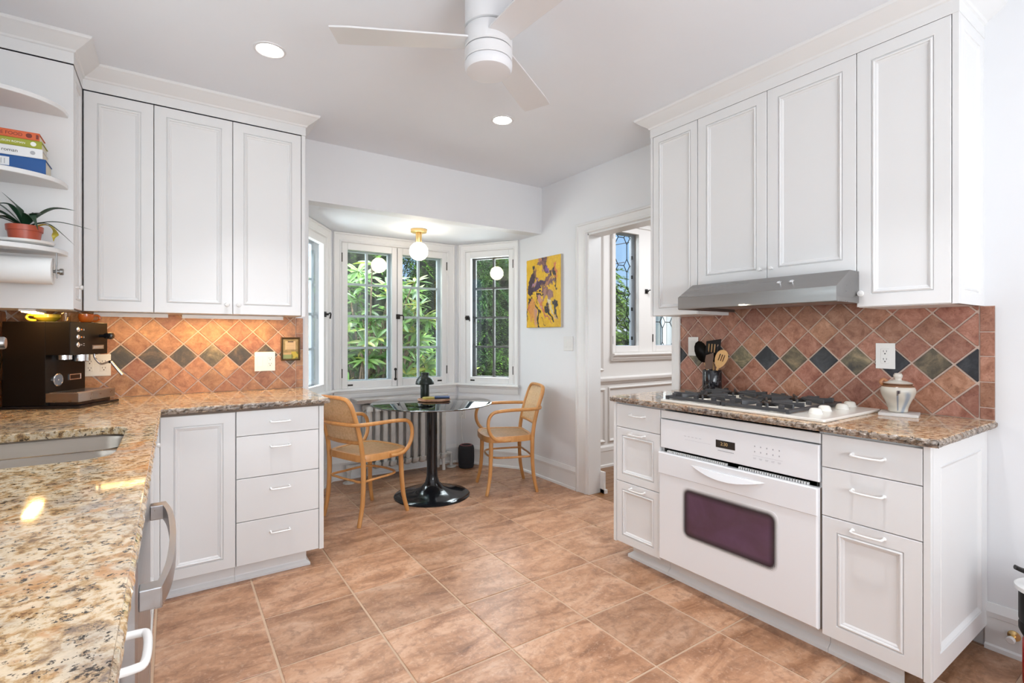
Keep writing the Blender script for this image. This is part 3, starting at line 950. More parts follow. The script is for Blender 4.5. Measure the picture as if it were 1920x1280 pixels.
# ------------------------------------------------------------------ cabinets
DOOR = [(0, -0.018), (0, -0.002), (0.002, 0), (0.0515, 0), (0.0525, -0.005), (0.0545, -0.005), (0.056, -0.001), (0.061, 0.0015), (0.065, 0.0), (0.066, -0.005), (0.068, -0.005), (0.071, -0.006), (0.076, -0.010)]
DOORS = [(0, -0.018), (0, -0.002), (0.002, 0), (0.0415, 0), (0.0425, -0.005), (0.0445, -0.005), (0.046, -0.001), (0.051, 0.0015), (0.054, 0.0), (0.055, -0.005), (0.057, -0.005), (0.060, -0.006), (0.065, -0.010)]
SLAB = [(0, -0.018), (0, -0.0015), (0.0015, 0)]
def door(fr, rect, parent, name='door', prof=DOOR, m='cab'):
    return MB().floops(fr, rect, prof).build(name, M[m], parent, smooth=25)
def knob(fr, a, b, parent, r=0.012):
    k = MB()
    k.T = fr.M(a, b, 0)
    k.lathe([(0.005, 0), (0.0045, 0.012), (r * 0.8, 0.016), (r, 0.021), (r * 0.85, 0.026), (0, 0.028)], seg=16)
    return k.build('knob', M['white'], parent, smooth=True)
def pull(fr, a, b, parent, wd=0.096, r=0.0042, proj=0.026, droop=0.006):
    k = MB()
    pts = [fr.P(a - wd / 2, b, 0), fr.P(a - wd / 2, b, proj * 0.7), fr.P(a - wd * 0.42, b - droop * 0.3, proj), fr.P(a, b - droop * 0.5, proj * 1.08), fr.P(a + wd * 0.42, b - droop * 0.3, proj), fr.P(a + wd / 2, b, proj * 0.7), fr.P(a + wd / 2, b, 0)]
    k.tube(smoothpath(pts, 4), r, 8)
    for q in (-wd / 2, wd / 2):
        k.T = fr.M(a + q, b, 0)
        k.lathe([(r * 1.7, 0), (r * 1.5, 0.003), (r, 0.006)], seg=10)
    return k.build('handle', M['white'], parent, smooth=True)

# upper cabinets on the back wall -----------------------------------
ZU0, ZU1 = 1.378, 2.462
YU = 3.215
frB = Fr((0, YU, 0), (1, 0, 0), (0, -1, 0))
c = thing('wall_cabinet', 'narrow single-door white wall cabinet in the corner above the coffee machine', 'cabinet', (-0.225, 3.38, ZU0), group=None)
MB().box(-0.366, -0.084, YU + 0.021, YB, ZU0, ZU1 + 0.004).build('body', M['cab'], c)
door(frB, (-0.364, -0.084, ZU0, ZU1), c)
c = thing('wall_cabinet', 'two-door white wall cabinet with a pair of knobs, beside the bay', 'cabinet', (0.285, 3.38, ZU0))
MB().box(-0.082, 0.662, YU + 0.021, YB, ZU0, ZU1 + 0.004).build('body', M['cab'], c)
MB().box(0.643, 0.664, YU, YU + 0.0205, ZU0 - 0.004, ZU1 + 0.004).build('stile', M['cab'], c)
d = door(frB, (-0.081, 0.277, ZU0, ZU1), c)
knob(frB, 0.250, ZU0 + 0.052, d)
d = door(frB, (0.280, 0.640, ZU0, ZU1), c)
knob(frB, 0.307, ZU0 + 0.052, d)

# end cabinet on the left wall with open rounded shelves ------------
XUL, YUP = -0.368, 2.947
c = thing('wall_cabinet', 'white end cabinet with tall blank side panel carrying rounded open shelves', 'cabinet', (-0.54, 3.1, ZU0))
MB().box(XL, XUL - 0.021, YUP, 3.236, ZU0 - 0.005, ZU1 - 0.001).build('body', M['cab'], c)
frS = Fr((XUL, 2.947, 0), (0, 1, 0), (1, 0, 0))
MB().box(XUL - 0.021, XUL, YUP, YUP + 0.02, ZU0 - 0.005, ZU1 - 0.001).build('stile', M['cab'], c)
d = door(frS, (0.022, 0.262, ZU0, ZU1), c, prof=DOORS)
knob(frS, 0.060, ZU0 + 0.098, d, 0.011)
def shelf_poly(w_, dp):
    pts = [(XL + 0.0, YUP)]
    pts += [(XL, YUP - dp)]
    n = 22
    for i in range(n + 1):
        a = PI / 2 * i / n
        pts.append((XL + w_ * math.sin(a) ** 0.9, YUP - dp * math.cos(a) ** 0.75))
    return pts
for z in (2.220, 1.902, 1.606):
    MB().prism(shelf_poly(0.325, 0.235), z, z + 0.020).build('shelf', M['cab'], c, bevel=0.003)

# crown and frieze above both runs
CRP = [(0, 0), (0.002, 0.0), (0.002, 0.052), (0.008, 0.056), (0.012, 0.064), (0.020, 0.070), (0.040, 0.084), (0.056, 0.098), (0.062, 0.104), (0.068, 0.108), (0.072, 0.116), (0.072, 0.121), (0, 0.121)]
pz = [(o, ZU1 + 0.005 + z * (ZC - ZU1 - 0.005) / 0.121) for o, z in CRP]
struct('trim_6', MB().sweep(pz, [(XL, YUP), (XUL, YUP), (XUL, YU), (0.664, YU), (0.664, YB)]), M['cab'], smooth=20)

# upper cabinets on the range wall ----------------------------------
XU = 2.42
Y0R, Y1R = 0.611, 2.062
frU = Fr((XU, Y1R, 0), (0, -1, 0), (-1, 0, 0))
def U(y): return Y1R - y
c = thing('wall_cabinet', 'narrow white wall cabinet beside the doorway, its edge over the utensils', 'cabinet', (2.57, 1.9, ZU0))
MB().box(XU + 0.021, XR, 1.732, Y1R, ZU0, ZU1).build('body', M['cab'], c)
MB().box(XU, XU + 0.0205, Y1R - 0.016, Y1R, ZU0 - 0.002, ZU1).build('stile', M['cab'], c)
door(frU, (0.018, U(1.735), ZU0, ZU1), c, prof=DOORS)
c = thing('wall_cabinet', 'short two-door white wall cabinet directly over the range hood', 'cabinet', (2.57, 1.35, 1.53))
MB().box(XU + 0.021, XR, 0.948, 1.730, 1.532, ZU1).build('body', M['cab'], c)
d = door(frU, (U(1.731), U(1.340), 1.532, ZU1), c)
knob(frU, U(1.366), 1.585, d, 0.010)
d = door(frU, (U(1.337), U(0.950), 1.532, ZU1), c)
knob(frU, U(1.311), 1.585, d, 0.010)
c = thing('wall_cabinet', 'tall single-door white wall cabinet with panelled end, above the stoneware jar', 'cabinet', (2.57, 0.78, ZU0))
MB().box(XU + 0.021, XR, Y0R + 0.012, 0.946, ZU0 - 0.002, ZU1).build('body', M['cab'], c)
MB().box(XU, XU + 0.020, Y0R, Y0R + 0.019, ZU0 - 0.002, ZU1).build('stile', M['cab'], c)
d = door(frU, (U(0.947), U(0.633), ZU0, ZU1), c)
knob(frU, U(0.925), ZU0 + 0.055, d, 0.013)
frE = Fr((XU + 0.0, Y0R + 0.012, 0), (1, 0, 0), (0, -1, 0))
MB().floops(frE, (0.021, XR - XU, ZU0 - 0.002, ZU1), [(0, -0.010), (0, 0.012), (0.045, 0.012), (0.047, 0.008), (0.053, 0.008), (0.056, 0.011), (0.062, 0.006), (0.066, 0.004)]).build('end_panel', M['cab'], c, smooth=25)
pz = [(o, ZU1 + z * (ZC - ZU1) / 0.121) for o, z in CRP]
struct('trim_7', MB().sweep(pz, [(XR, Y1R), (XU, Y1R), (XU, Y0R), (XR, Y0R)]), M['cab'], smooth=20)

# base cabinets, back run -------------------------------------------
YBF = 2.868
ZD0, ZD1 = 0.092, 0.873
frb = Fr((0, YBF, 0), (1, 0, 0), (0, -1, 0))
c = thing('base_cabinet', 'white corner base cabinet with one tall panelled door', 'cabinet', (0.1, 3.2, 0))
MB().box(-0.055, 0.2605, YBF + 0.020, YB, ZD0, 0.8725).build('body', M['cab'], c)
MB().box(-0.090, -0.0515, 2.8635, 2.889, ZD0, 0.8725).build('corner_post', M['cab'], c, bevel=0.004)
door(frb, (-0.050, 0.2595, ZD0, ZD1), c)
BP = [(0, 0), (0.022, 0), (0.022, 0.012), (0.014, 0.020), (0.006, 0.026), (0.004, 0.030), (0.004, ZD0 - 0.001), (0, ZD0 - 0.001)]
MB().sweep(BP, [(-0.074, 2.925), (0.2605, 2.925)]).build('plinth', M['cab'], c, smooth=25)
c = thing('base_cabinet', 'white four-drawer base cabinet next to the cane chair', 'cabinet', (0.47, 3.2, 0))
MB().box(0.2615, 0.6635, YBF + 0.020, YB, ZD0, 0.8725).build('body', M['cab'], c)
MB().box(0.664, 0.688, YBF - 0.001, YB, ZD0 - 0.004, 0.8725).build('end_panel', M['cab'], c, bevel=0.001)
for (z0, z1, hz) in ((0.7475, ZD1 + 0.002, 0.811), (0.532, 0.7445, 0.683), (0.3125, 0.529, 0.463), (ZD0, 0.3095, 0.238)):
    d = door(frb, (0.2645, 0.6615, z0, z1), c, 'drawer', SLAB)
    k = MB()
    k.tube(smoothpath([frb.P(0.422, hz, 0), frb.P(0.422, hz - 0.001, 0.020), frb.P(0.430, hz - 0.002, 0.027), frb.P(0.504, hz - 0.002, 0.027), frb.P(0.512, hz - 0.001, 0.020), frb.P(0.512, hz, 0)], 4), 0.0045, 8)
    k.build('handle', M['white'], d, smooth=True)
MB().sweep(BP, [(0.2615, 2.925), (0.604, 2.925), (0.604, YB)]).build('plinth', M['cab'], c, smooth=25)

# base run on the left wall ------------------------------------------
XBF = -0.074
frl = Fr((XBF, 0, 0), (0, 1, 0), (1, 0, 0))
c = thing('base_cabinet', 'white sink base cabinet hidden under the granite edge', 'cabinet', (-0.4, 2.2, 0))
MB().box(XL + 0.004, XBF - 0.020, 1.672, 1.700, ZD0, 0.882).box(XL + 0.004, XBF - 0.020, 2.845, 2.862, ZD0, 0.882).box(XL + 0.004, XBF - 0.020, 1.672, 2.862, ZD0, ZD0 + 0.018).build('body', M['cab'], c)
d = door(frl, (2.270, 2.862, ZD0, ZD1), c)
knob(frl, 2.80, 0.755, d, 0.011)
door(frl, (1.676, 2.267, ZD0, ZD1), c)
MB().box(-0.086, -0.072, 1.70, 2.900, 0, 0.020).build('toe_strip', M['white'], c)
c = thing('dishwasher', 'stainless dishwasher with bowed grey handle under the granite edge', 'dishwasher', (-0.35, 1.37, 0))
MB().box(XL + 0.02, -0.085, 1.067, 1.668, 0.11, 0.868).build('body', M['blackmat'], c)
MB().floops(Fr((-0.050, 1.070, 0), (0, 1, 0), (1, 0, 0)), (0, 0.596, 0.105, 0.866), [(0, -0.030), (0, -0.004), (0.004, 0)]).build('door', M['dwsteel'], c, smooth=25)
hd = MB()
path = [(-0.050, 1.098), (-0.012, 1.102), (0.004, 1.20), (0.010, 1.37), (0.004, 1.54), (-0.012, 1.638), (-0.050, 1.642)]
pin = []
arcp = smoothpath([(-0.016, 1.09, 0), (0.000, 1.20, 0), (0.006, 1.37, 0), (0.000, 1.54, 0), (-0.016, 1.65, 0)], 8)
outer = [(p.x, p.y) for p in arcp]
inner = [(p.x - 0.012, p.y) for p in arcp]
n = len(outer)
vs = [(x, y, 0.768) for x, y in outer] + [(x, y, 0.806) for x, y in outer] + [(x, y, 0.806) for x, y in inner] + [(x, y, 0.768) for x, y in inner]
fs = []
for i in range(n - 1):
    for a, b2 in ((0, 1), (1, 2), (2, 3), (3, 0)): fs.append((a * n + i, a * n + i + 1, b2 * n + i + 1, b2 * n + i))
fs += [(0, n, 2 * n, 3 * n), (n - 1, 2 * n - 1, 3 * n - 1, 4 * n - 1)]
hd.add(vs, fs)
hdl = hd.build('handle', M['dwsteel'], c, smooth=30)
MB().box(-0.0498, -0.0165, 1.089, 1.124, 0.7685, 0.8055).build('mount', M['dwsteel'], hdl, bevel=0.002)
MB().box(-0.0498, -0.0165, 1.616, 1.651, 0.7685, 0.8055).build('mount', M['dwsteel'], hdl, bevel=0.002)
c = thing('base_cabinet', 'white base cabinet with looped plastic pull at the near end of the sink run', 'cabinet', (-0.4, 0.8, 0))
MB().box(XL + 0.004, XBF - 0.020, 0.30, 1.062, ZD0, 0.882).build('body', M['cab'], c)
for y0, y1 in ((0.690, 1.060), (0.305, 0.687)):
    d = door(frl, (y0, y1, 0.735, ZD1), c, 'drawer', SLAB)
    a = (y0 + y1) / 2
    k = MB()
    k.tube(smoothpath([frl.P(a - 0.048, 0.812, 0), frl.P(a - 0.048, 0.812, 0.030), frl.P(a - 0.036, 0.812, 0.043), frl.P(a + 0.036, 0.812, 0.043), frl.P(a + 0.048, 0.812, 0.030), frl.P(a + 0.048, 0.812, 0)], 5), 0.0058, 10)
    k.build('handle', M['white'], d, smooth=True)
    door(frl, (y0, y1, ZD0, 0.732), c)

# base cabinets, range wall --------------------------------------------
XF = 2.092
Y0B, Y1B = 0.600, 2.050
frr = Fr((XF, Y1B, 0), (0, -1, 0), (-1, 0, 0))
def V(y): return Y1B - y
c = thing('base_cabinet', 'white base cabinet by the doorway with one drawer over two panelled fronts', 'cabinet', (2.4, 1.88, 0))
MB().box(XF + 0.020, XR - 0.004, 1.7185, 2.030, ZD0, 0.8825).build('body', M['cab'], c)
MB().box(XF - 0.001, XR, 2.031, Y1B, ZD0 - 0.002, 0.883).build('end_panel', M['cab'], c, bevel=0.001)
for (z0, z1, hz, pf) in ((0.745, 0.873, 0.822, SLAB), (0.441, 0.742, 0.718, DOORS), (ZD0 + 0.004, 0.438, 0.415, DOORS)):
    d = door(frr, (V(2.0285), V(1.7205), z0, z1), c, 'drawer' if pf is SLAB else 'door', pf)
    pull(frr, V(1.87), hz, d)
BPR = [(0, 0), (0.030, 0), (0.030, 0.016), (0.022, 0.022), (0.012, 0.030), (0.008, 0.034), (0.008, ZD0 - 0.003), (0, ZD0 - 0.003)]
MB().sweep(BPR, [(2.178, 1.7185), (2.178, 1.965), (XR, 1.965)][::-1]).build('plinth', M['cab'], c, smooth=25)
c = thing('base_cabinet', 'white oven housing with plain filler strip above the oven', 'cabinet', (2.4, 1.33, 0))
hb = MB().box(XF + 0.020, XR - 0.004, 0.942, 0.9555, ZD0, 0.883).box(XF + 0.020, XR, 1.7045, 1.7165, ZD0, 0.883).box(XF + 0.020, XR, 0.9555, 1.7045, ZD0, 0.108).box(XR - 0.02, XR, 0.9555, 1.7045, 0.108, 0.883)
hb.build('body', M['cab'], c)
door(frr, (V(1.7155), V(0.944), 0.8335, 0.873), c, 'filler', SLAB)
MB().sweep(BPR, [(2.178, 0.942), (2.178, 1.7165)][::-1]).build('plinth', M['cab'], c, smooth=25)
c = thing('base_cabinet', 'white base cabinet with two drawers over a panelled door and panelled end', 'cabinet', (2.4, 0.78, 0))
MB().box(XF + 0.020, XR - 0.004, 0.625, 0.9405, ZD0, 0.8825).build('body', M['cab'], c)
MB().box(XF - 0.001, XF + 0.020, 0.600, 0.620, ZD0 - 0.002, 0.883).build('stile', M['cab'], c, bevel=0.001)
for (z0, z1, hz, pf) in ((0.748, 0.873, 0.815, SLAB), (0.560, 0.745, 0.682, SLAB), (ZD0 + 0.004, 0.557, 0.532, DOOR)):
    d = door(frr, (V(0.9385), V(0.6225), z0, z1), c, 'drawer' if pf is SLAB else 'door', pf)
    pull(frr, V(0.782), hz, d, 0.10)
frX = Fr((XF, 0.612, 0), (1, 0, 0), (0, -1, 0))
MB().floops(frX, (0.021, XR - XF - 0.002, ZD0 - 0.002, 0.882), [(0, -0.012), (0, 0.012), (0.070, 0.012), (0.072, 0.008), (0.078, 0.008), (0.081, 0.012), (0.088, 0.006), (0.093, 0.003)]).build('end_panel', M['cab'], c, smooth=25)
MB().sweep(BPR, [(2.178, 0.70), (2.178, 0.9405)][::-1]).build('plinth', M['cab'], c, smooth=25)

# ------------------------------------------------------------------ countertops
def rough_edge(mb, p0, p1, z0, z1, nrm, amp, step=0.012, rows=4, seed=1):
    """a chiselled stone edge from p0 to p1"""
    rnd = random.Random(seed)
    L = math.hypot(p1[0] - p0[0], p1[1] - p0[1])
    n = max(2, int(L / step))
    vs, fs = [], []
    for i in range(n + 1):
        t = i / n
        for j in range(rows + 1):
            s_ = j / rows
            bulge = 0.006 * math.sin(PI * s_)
            o = bulge + rnd.uniform(-amp, amp) + (-0.003 if j in (0, rows) else 0)
            zz = z0 + (z1 - z0) * s_ + (rnd.uniform(-amp, amp) * 0.35 if 0 < j < rows else rnd.uniform(-amp, amp) * 0.15 if j else 0)
            vs.append((p0[0] + (p1[0] - p0[0]) * t + nrm[0] * o, p0[1] + (p1[1] - p0[1]) * t + nrm[1] * o, zz))
        vs.append((p0[0] + (p1[0] - p0[0]) * t - nrm[0] * 0.02, p0[1] + (p1[1] - p0[1]) * t - nrm[1] * 0.02, z1 + 0.0003))
    m = rows + 2
    for i in range(n):
        for j in range(m - 1):
            fs.append((i * m + j, (i + 1) * m + j, (i + 1) * m + j + 1, i * m + j + 1))
    mb.add(vs, fs)
ZT0, ZT1 = 0.886, 0.914
SX0, SX1, SY0, SY1 = -0.60, -0.140, 1.790, 2.400
hole = rrect(SX0, SX1, SY0, SY1, 0.085, 6)
Lp = [(XL, -0.35), (-0.052, -0.35), (-0.052, 2.850), (0.708, 2.850), (0.712, 2.86), (0.712, YB), (XL, YB)]
ct = thing('countertop', 'speckled golden granite countertop wrapping the sink corner', 'countertop', (-0.2, 2.0, ZT0))
MB().prism(Lp, ZT0, ZT1, [hole[::-1]]).build('slab', M['granite'], ct, bevel=0.0025)
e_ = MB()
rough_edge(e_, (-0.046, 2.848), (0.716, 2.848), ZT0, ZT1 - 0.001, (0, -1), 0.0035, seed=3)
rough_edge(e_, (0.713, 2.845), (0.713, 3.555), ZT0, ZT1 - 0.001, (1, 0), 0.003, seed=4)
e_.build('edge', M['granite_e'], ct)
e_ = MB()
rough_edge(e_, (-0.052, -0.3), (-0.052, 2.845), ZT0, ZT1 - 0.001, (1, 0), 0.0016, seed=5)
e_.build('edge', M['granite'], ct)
MB().box(-0.055, 0.690, 2.862, 2.890, 0.8735, ZT0).box(-0.075, -0.0551, 0.30, 2.860, 0.8755, ZT0).build('underlay', M['kraft'], ct)
ct = thing('countertop', 'speckled granite countertop around the white gas cooktop', 'countertop', (2.4, 1.3, ZT0))
CXA = 2.066
Rp = [(CXA, 0.575), (XR, 0.575), (XR, 2.068), (CXA + 0.05, 2.068)] + [(CXA + 0.05 - 0.05 * math.sin(a), 2.018 + 0.05 * math.cos(a)) for a in (0.4, 0.8, 1.2, 1.57)]
MB().prism(Rp, ZT0, ZT1).build('slab', M['granite_r'], ct, bevel=0.0025)
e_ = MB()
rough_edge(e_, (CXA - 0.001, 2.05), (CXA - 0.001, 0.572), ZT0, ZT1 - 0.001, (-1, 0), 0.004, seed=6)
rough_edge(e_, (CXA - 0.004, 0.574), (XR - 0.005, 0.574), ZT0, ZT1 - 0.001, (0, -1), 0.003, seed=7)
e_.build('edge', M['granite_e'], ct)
MB().box(XF + 0.003, XR, 0.606, 2.045, 0.8835, ZT0).build('underlay', M['greymetal'], ct)

# sink and tap -----------------------------------------------------------
s = thing('kitchen_sink', 'stainless double-bowl sink set under the granite', 'sink', ((SX0 + SX1) / 2, (SY0 + SY1) / 2, 0.70))
def bowl(y0, y1, zt, zb):
    b = MB()
    r = 0.075
    lo = rrect(SX0 - 0.006, SX1 + 0.006, y0, y1, r, 6)
    l2 = rrect(SX0 + 0.004, SX1 - 0.004, y0 + 0.010, y1 - 0.010, r * 0.9, 6)
    l3 = rrect(SX0 + 0.030, SX1 - 0.030, y0 + 0.035, y1 - 0.035, r * 0.6, 6)
    n = len(lo)
    vs = [(*p, zt) for p in lo] + [(*p, zt - 0.012) for p in l2] + [(*p, zb + 0.03) for p in l2] + [(*p, zb) for p in l3]
    fs = [(k * n + i, k * n + (i + 1) % n, (k + 1) * n + (i + 1) % n, (k + 1) * n + i) for k in range(3) for i in range(n)] + [tuple(3 * n + i for i in range(n))]
    b.add(vs, fs)
    return b.build('bowl', M['sink'], s, smooth=60)
bowl(2.105, SY1 + 0.004, 0.882, 0.70)
bowl(SY0 - 0.004, 2.090, 0.882, 0.70)
MB().box(SX0, SX1, 2.088, 2.107, 0.872, 0.8825).build('divider', M['sink'], s, bevel=0.004)
rim = MB().prism(rrect(SX0 - 0.03, SX1 + 0.03, SY0 - 0.03, SY1 + 0.03, 0.09, 6), 0.8825, 0.8855, [rrect(SX0 - 0.005, SX1 + 0.005, SY0 - 0.003, SY1 + 0.003, 0.080, 6)[::-1]])
rim.build('rim', M['sink'], s)
f = thing('kitchen_tap', 'grey metal tap with a thick cylindrical spout end beside the coffee machine', 'tap', (-0.655, 2.10, ZT1))
MB().lathe([(0.028, 0), (0.028, 0.006), (0.020, 0.012), (0.016, 0.03), (0.0145, 0.27), (0.016, 0.285)], (-0.655, 2.10, ZT1), 20).build('body', M['chrome'], f, smooth=True)
MB().tube(smoothpath([(-0.655, 2.10, 1.19), (-0.645, 2.10, 1.222), (-0.60, 2.10, 1.233), (-0.50, 2.10, 1.233)], 5), 0.013, 12).build('spout', M['chrome'], f, smooth=True)
MB().tube([(-0.515, 2.10, 1.232), (-0.510, 2.10, 1.232), (-0.420, 2.10, 1.232), (-0.416, 2.10, 1.232)], [0.014, 0.0185, 0.0185, 0.016], 20).build('spray_head', M['steel'], f, smooth=True)
MB().tube([(-0.655, 2.115, 1.02), (-0.655, 2.15, 1.05), (-0.655, 2.20, 1.10)], 0.006, 8).build('lever', M['chrome'], f, smooth=True)

# ------------------------------------------------------------------ tiled splashbacks
def splash(name, label, fr, a0, a1, z0, z1, pitch, ac, zc, tmat, slate, border=None, loc=None):
    g = thing(name, label, 'backsplash', loc)
    gb = MB().fbox(fr, a0, a1 - 0.002, z0, z1, 0.0005, 0.006)
    if border: gb.fbox(fr, a1 - 0.002, border[1], z0, min(z1, 1.376), 0.0005, 0.006)
    gb.build('grout', M['wgrout'], g)
    hp = pitch / 2
    gap = 0.0052
    fa1 = a1
    meshes = {}
    def tile(poly, m, key=None):
        cx = sum(p[0] for p in poly) / len(poly)
        cz = sum(p[1] for p in poly) / len(poly)
        if key is not None and key in meshes: me = meshes[key]
        else:
            n = len(poly)
            def ins(q):
                out = []
                for p in poly:
                    v = Vector((cx - p[0], cz - p[1]))
                    v = v.normalized() * q
                    out.append((p[0] + v.x, p[1] + v.y))
                return out
            R_ = Matrix((fr.u, Vector((0, 0, 1)), fr.n)).transposed()
            vs = []
            for lp, d in ((poly, -0.003), (poly, 0.0035), (ins(0.0022), 0.0055)):
                vs += [tuple(R_ @ Vector((p[0] - cx, p[1] - cz, d))) for p in lp]
            fs = [tuple(range(n))[::-1], tuple(range(2 * n, 3 * n))]
            for k in range(2): fs += [(k * n + i, k * n + (i + 1) % n, (k + 1) * n + (i + 1) % n, (k + 1) * n + i) for i in range(n)]
            me = bpy.data.meshes.new('tile')
            me.from_pydata(vs, [], fs)
            me.materials.append(m)
            if key is not None: meshes[key] = me
        t = child('tile', me, g)
        t.location = wmat(g).inverted() @ fr.P(cx, cz, 0.006 + random.uniform(-0.0008, 0.0008))
    na = int((a1 - a0) / hp) + 4
    kz = range(-6, 7)
    for i in range(-40, 41):
        for j in kz:
            if (i + j) % 2: continue
            ca, cz = ac + i * hp, zc + j * hp
            if ca < a0 - hp or ca > a1 + hp or cz < z0 - hp or cz > z1 + hp: continue
            r = hp - gap
            poly = [(ca - r, cz), (ca, cz - r), (ca + r, cz), (ca, cz + r)]
            cp = clip_poly(poly, a0, fa1 - 0.003, z0 + 0.002, z1)
            if len(cp) < 3 or area(cp) < 0.00012: continue
            whole = len(cp) == 4 and abs(area(cp) - 2 * r * r) < 1e-6
            m = slate(i // 2) if j == 0 else M[tmat]
            tile(cp, m, (m.name if whole else None))
    if border:
        b0, b1, cuts = border
        zs = [z0 + 0.002] + list(cuts) + [min(z1, 1.376)]
        for p, q in zip(zs[:-1], zs[1:]):
            tile([(b0 + 0.002, p + 0.002), (b1, p + 0.002), (b1, q - 0.002), (b0 + 0.002, q - 0.002)], M[tmat])
    return g
frSB = Fr((0, YB, 0), (1, 0, 0), (0, -1, 0))
splash('tile_backsplash', 'amber-lit terracotta diamond tiles behind the coffee machine', frSB, -0.70, 0.675, ZT1, ZU0 + 0.01, 0.1472, 0.052, 1.136, 'terra', lambda i: [M['slate_n'], M['slate_o'], M['slate_n'], M['slate_n']][i % 4], (0.675, 0.718, (0.965, 1.061, 1.167, 1.274)), (0, YB, ZT1))
frSR = Fr((XR, 0, 0), (0, -1, 0), (-1, 0, 0))
splash('tile_backsplash', 'rose terracotta diamond tiles behind the gas cooktop', frSR, -2.072, -0.622, ZT1, ZU0 + 0.16, 0.1462, -1.360, 1.134, 'terra_r', lambda i: [M['slate_o'], M['slate_b']][i % 2], (-0.622, -0.577, (0.965, 1.068, 1.172, 1.271)), (XR, 1.35, ZT1))
frSL = Fr((XL, 0, 0), (0, 1, 0), (1, 0, 0))
splash('tile_backsplash', 'short return of diamond tiles on the wall behind the tap', frSL, 2.45, 3.545, ZT1, ZU0 + 0.0, 0.1472, 3.40, 1.136, 'terra', lambda i: M['slate_n'], None, (XL, 3.0, ZT1))

# ------------------------------------------------------------------ oven, hood, cooktop
ov = thing('built_in_oven', 'white built-in oven with purple-tinted window under the cooktop', 'oven', (2.4, 1.33, 0.11))
OY0, OY1 = 0.946, 1.7145
MB().box(XF + 0.012, XR - 0.05, 0.958, 1.702, 0.112, 0.828).build('body', M['gap'], ov)
cp = MB().floops(frr, (V(OY1 - 0.004), V(OY0), 0.684, 0.8285), [(0, -0.02), (0, 0.006), (0.003, 0.009)]).build('control_panel', M['ovenwhite'], ov, smooth=25)
frO = Fr((XF - 0.0095, Y1B, 0), (0, -1, 0), (-1, 0, 0))
MB().fbox(frO, V(1.392), V(1.297), 0.742, 0.776, -0.002, 0.0008).build('display', M['display'], cp)
lettering('clock_digits', '2:30', 0.021, M['amber'], cp, frO.M(V(1.350), 0.760, 0.0012), ext=0.0001)
pr = MB()
rnd = random.Random(5)
for i in range(5):
    for j, z in enumerate((0.778, 0.755)):
        a = V(1.205) + i * 0.0265
        pr.fbox(frO, a - 0.0022, a + 0.0022, z - 0.003, z + 0.003, 0, 0.0003)
    a = V(1.205) + i * 0.0265
    pr.fbox(frO, a - 0.007, a + 0.007, 0.7275, 0.7285, 0, 0.0003)
    pr.fbox(frO, a - 0.006, a + 0.005, 0.7235, 0.7245, 0, 0.0003)
for i in range(5):
    a = V(1.560) + i * 0.021
    pr.fbox(frO, a - 0.006, a + 0.006, 0.7635, 0.765, 0, 0.0003)
pr.fbox(frO, V(1.215), V(1.085), 0.7375, 0.7380, 0, 0.0003)
pr.fbox(frO, V(1.56), V(1.42), 0.7475, 0.7480, 0, 0.0003)
for i in range(13):
    a = V(1.382) + i * 0.0062
    pr.fbox(frO, a, a + 0.0045, 0.7265, 0.7305, 0, 0.0003)
pr.build('button_print', M['inkgrey'], cp)
MB().fbox(frr, V(1.690), V(0.962), 0.6625, 0.683, -0.030, -0.012).build('vent_slot', M['gap'], ov)
vt = MB()
for i in range(64):
    a = V(1.675) + i * 0.0108
    if 30 < i < 36: continue
    vt.fbox(frr, a, a + 0.0060, 0.6625, 0.672, -0.011, 0.0)
tag(vt.build('vent_fins', M['white'], ov), kind='stuff')
MB().box(XF + 0.002, XF + 0.022, 0.9415, 0.9455, 0.11, 0.66).build('gap_strip', M['kraft'], ov)
dr = MB().floops(frr, (V(OY1), V(OY0), 0.112, 0.661), [(0, -0.02), (0, 0.012), (0.006, 0.018)]).build('door', M['ovenwhite'], ov, smooth=25)
MB().floops(frr, (V(OY1 + 0.001), V(OY0 - 0.001), 0.552, 0.6615), [(0, 0.0), (0, 0.018), (0.004, 0.024)]).build('door_rail', M['ovenwhite'], dr, smooth=25)
frO2 = Fr((XF - 0.024, 1.335, 0), (0, -1, 0), (-1, 0, 0))
hn = MB()
n = 20
tp = [(-0.185 + 0.37 * i / n, 0.634 - 0.004 * math.sin(PI * i / n)) for i in range(n + 1)]
bt = [(-0.185 + 0.37 * i / n, 0.634 - 0.040 * math.sin(PI * i / n) ** 0.9) for i in range(n + 1)]
vs, fs = [], []
for i in range(n + 1):
    s_ = math.sin(PI * i / n)
    vs += [frO2.P(*tp[i], 0), frO2.P(tp[i][0], tp[i][1], 0.012 * s_), frO2.P(bt[i][0], bt[i][1] + 0.006 * s_, 0.026 * s_), frO2.P(*bt[i], 0.0)]
for i in range(n):
    for k in range(3): fs.append((4 * i + k, 4 * i + k + 1, 4 * i + 5 + k, 4 * i + 4 + k))
hn.add(vs, fs)
hn.build('handle', M['ovenwhite'], dr, smooth=50)
frO3 = Fr((XF - 0.0182, 1.335, 0.397), (0, -1, 0), (-1, 0, 0))
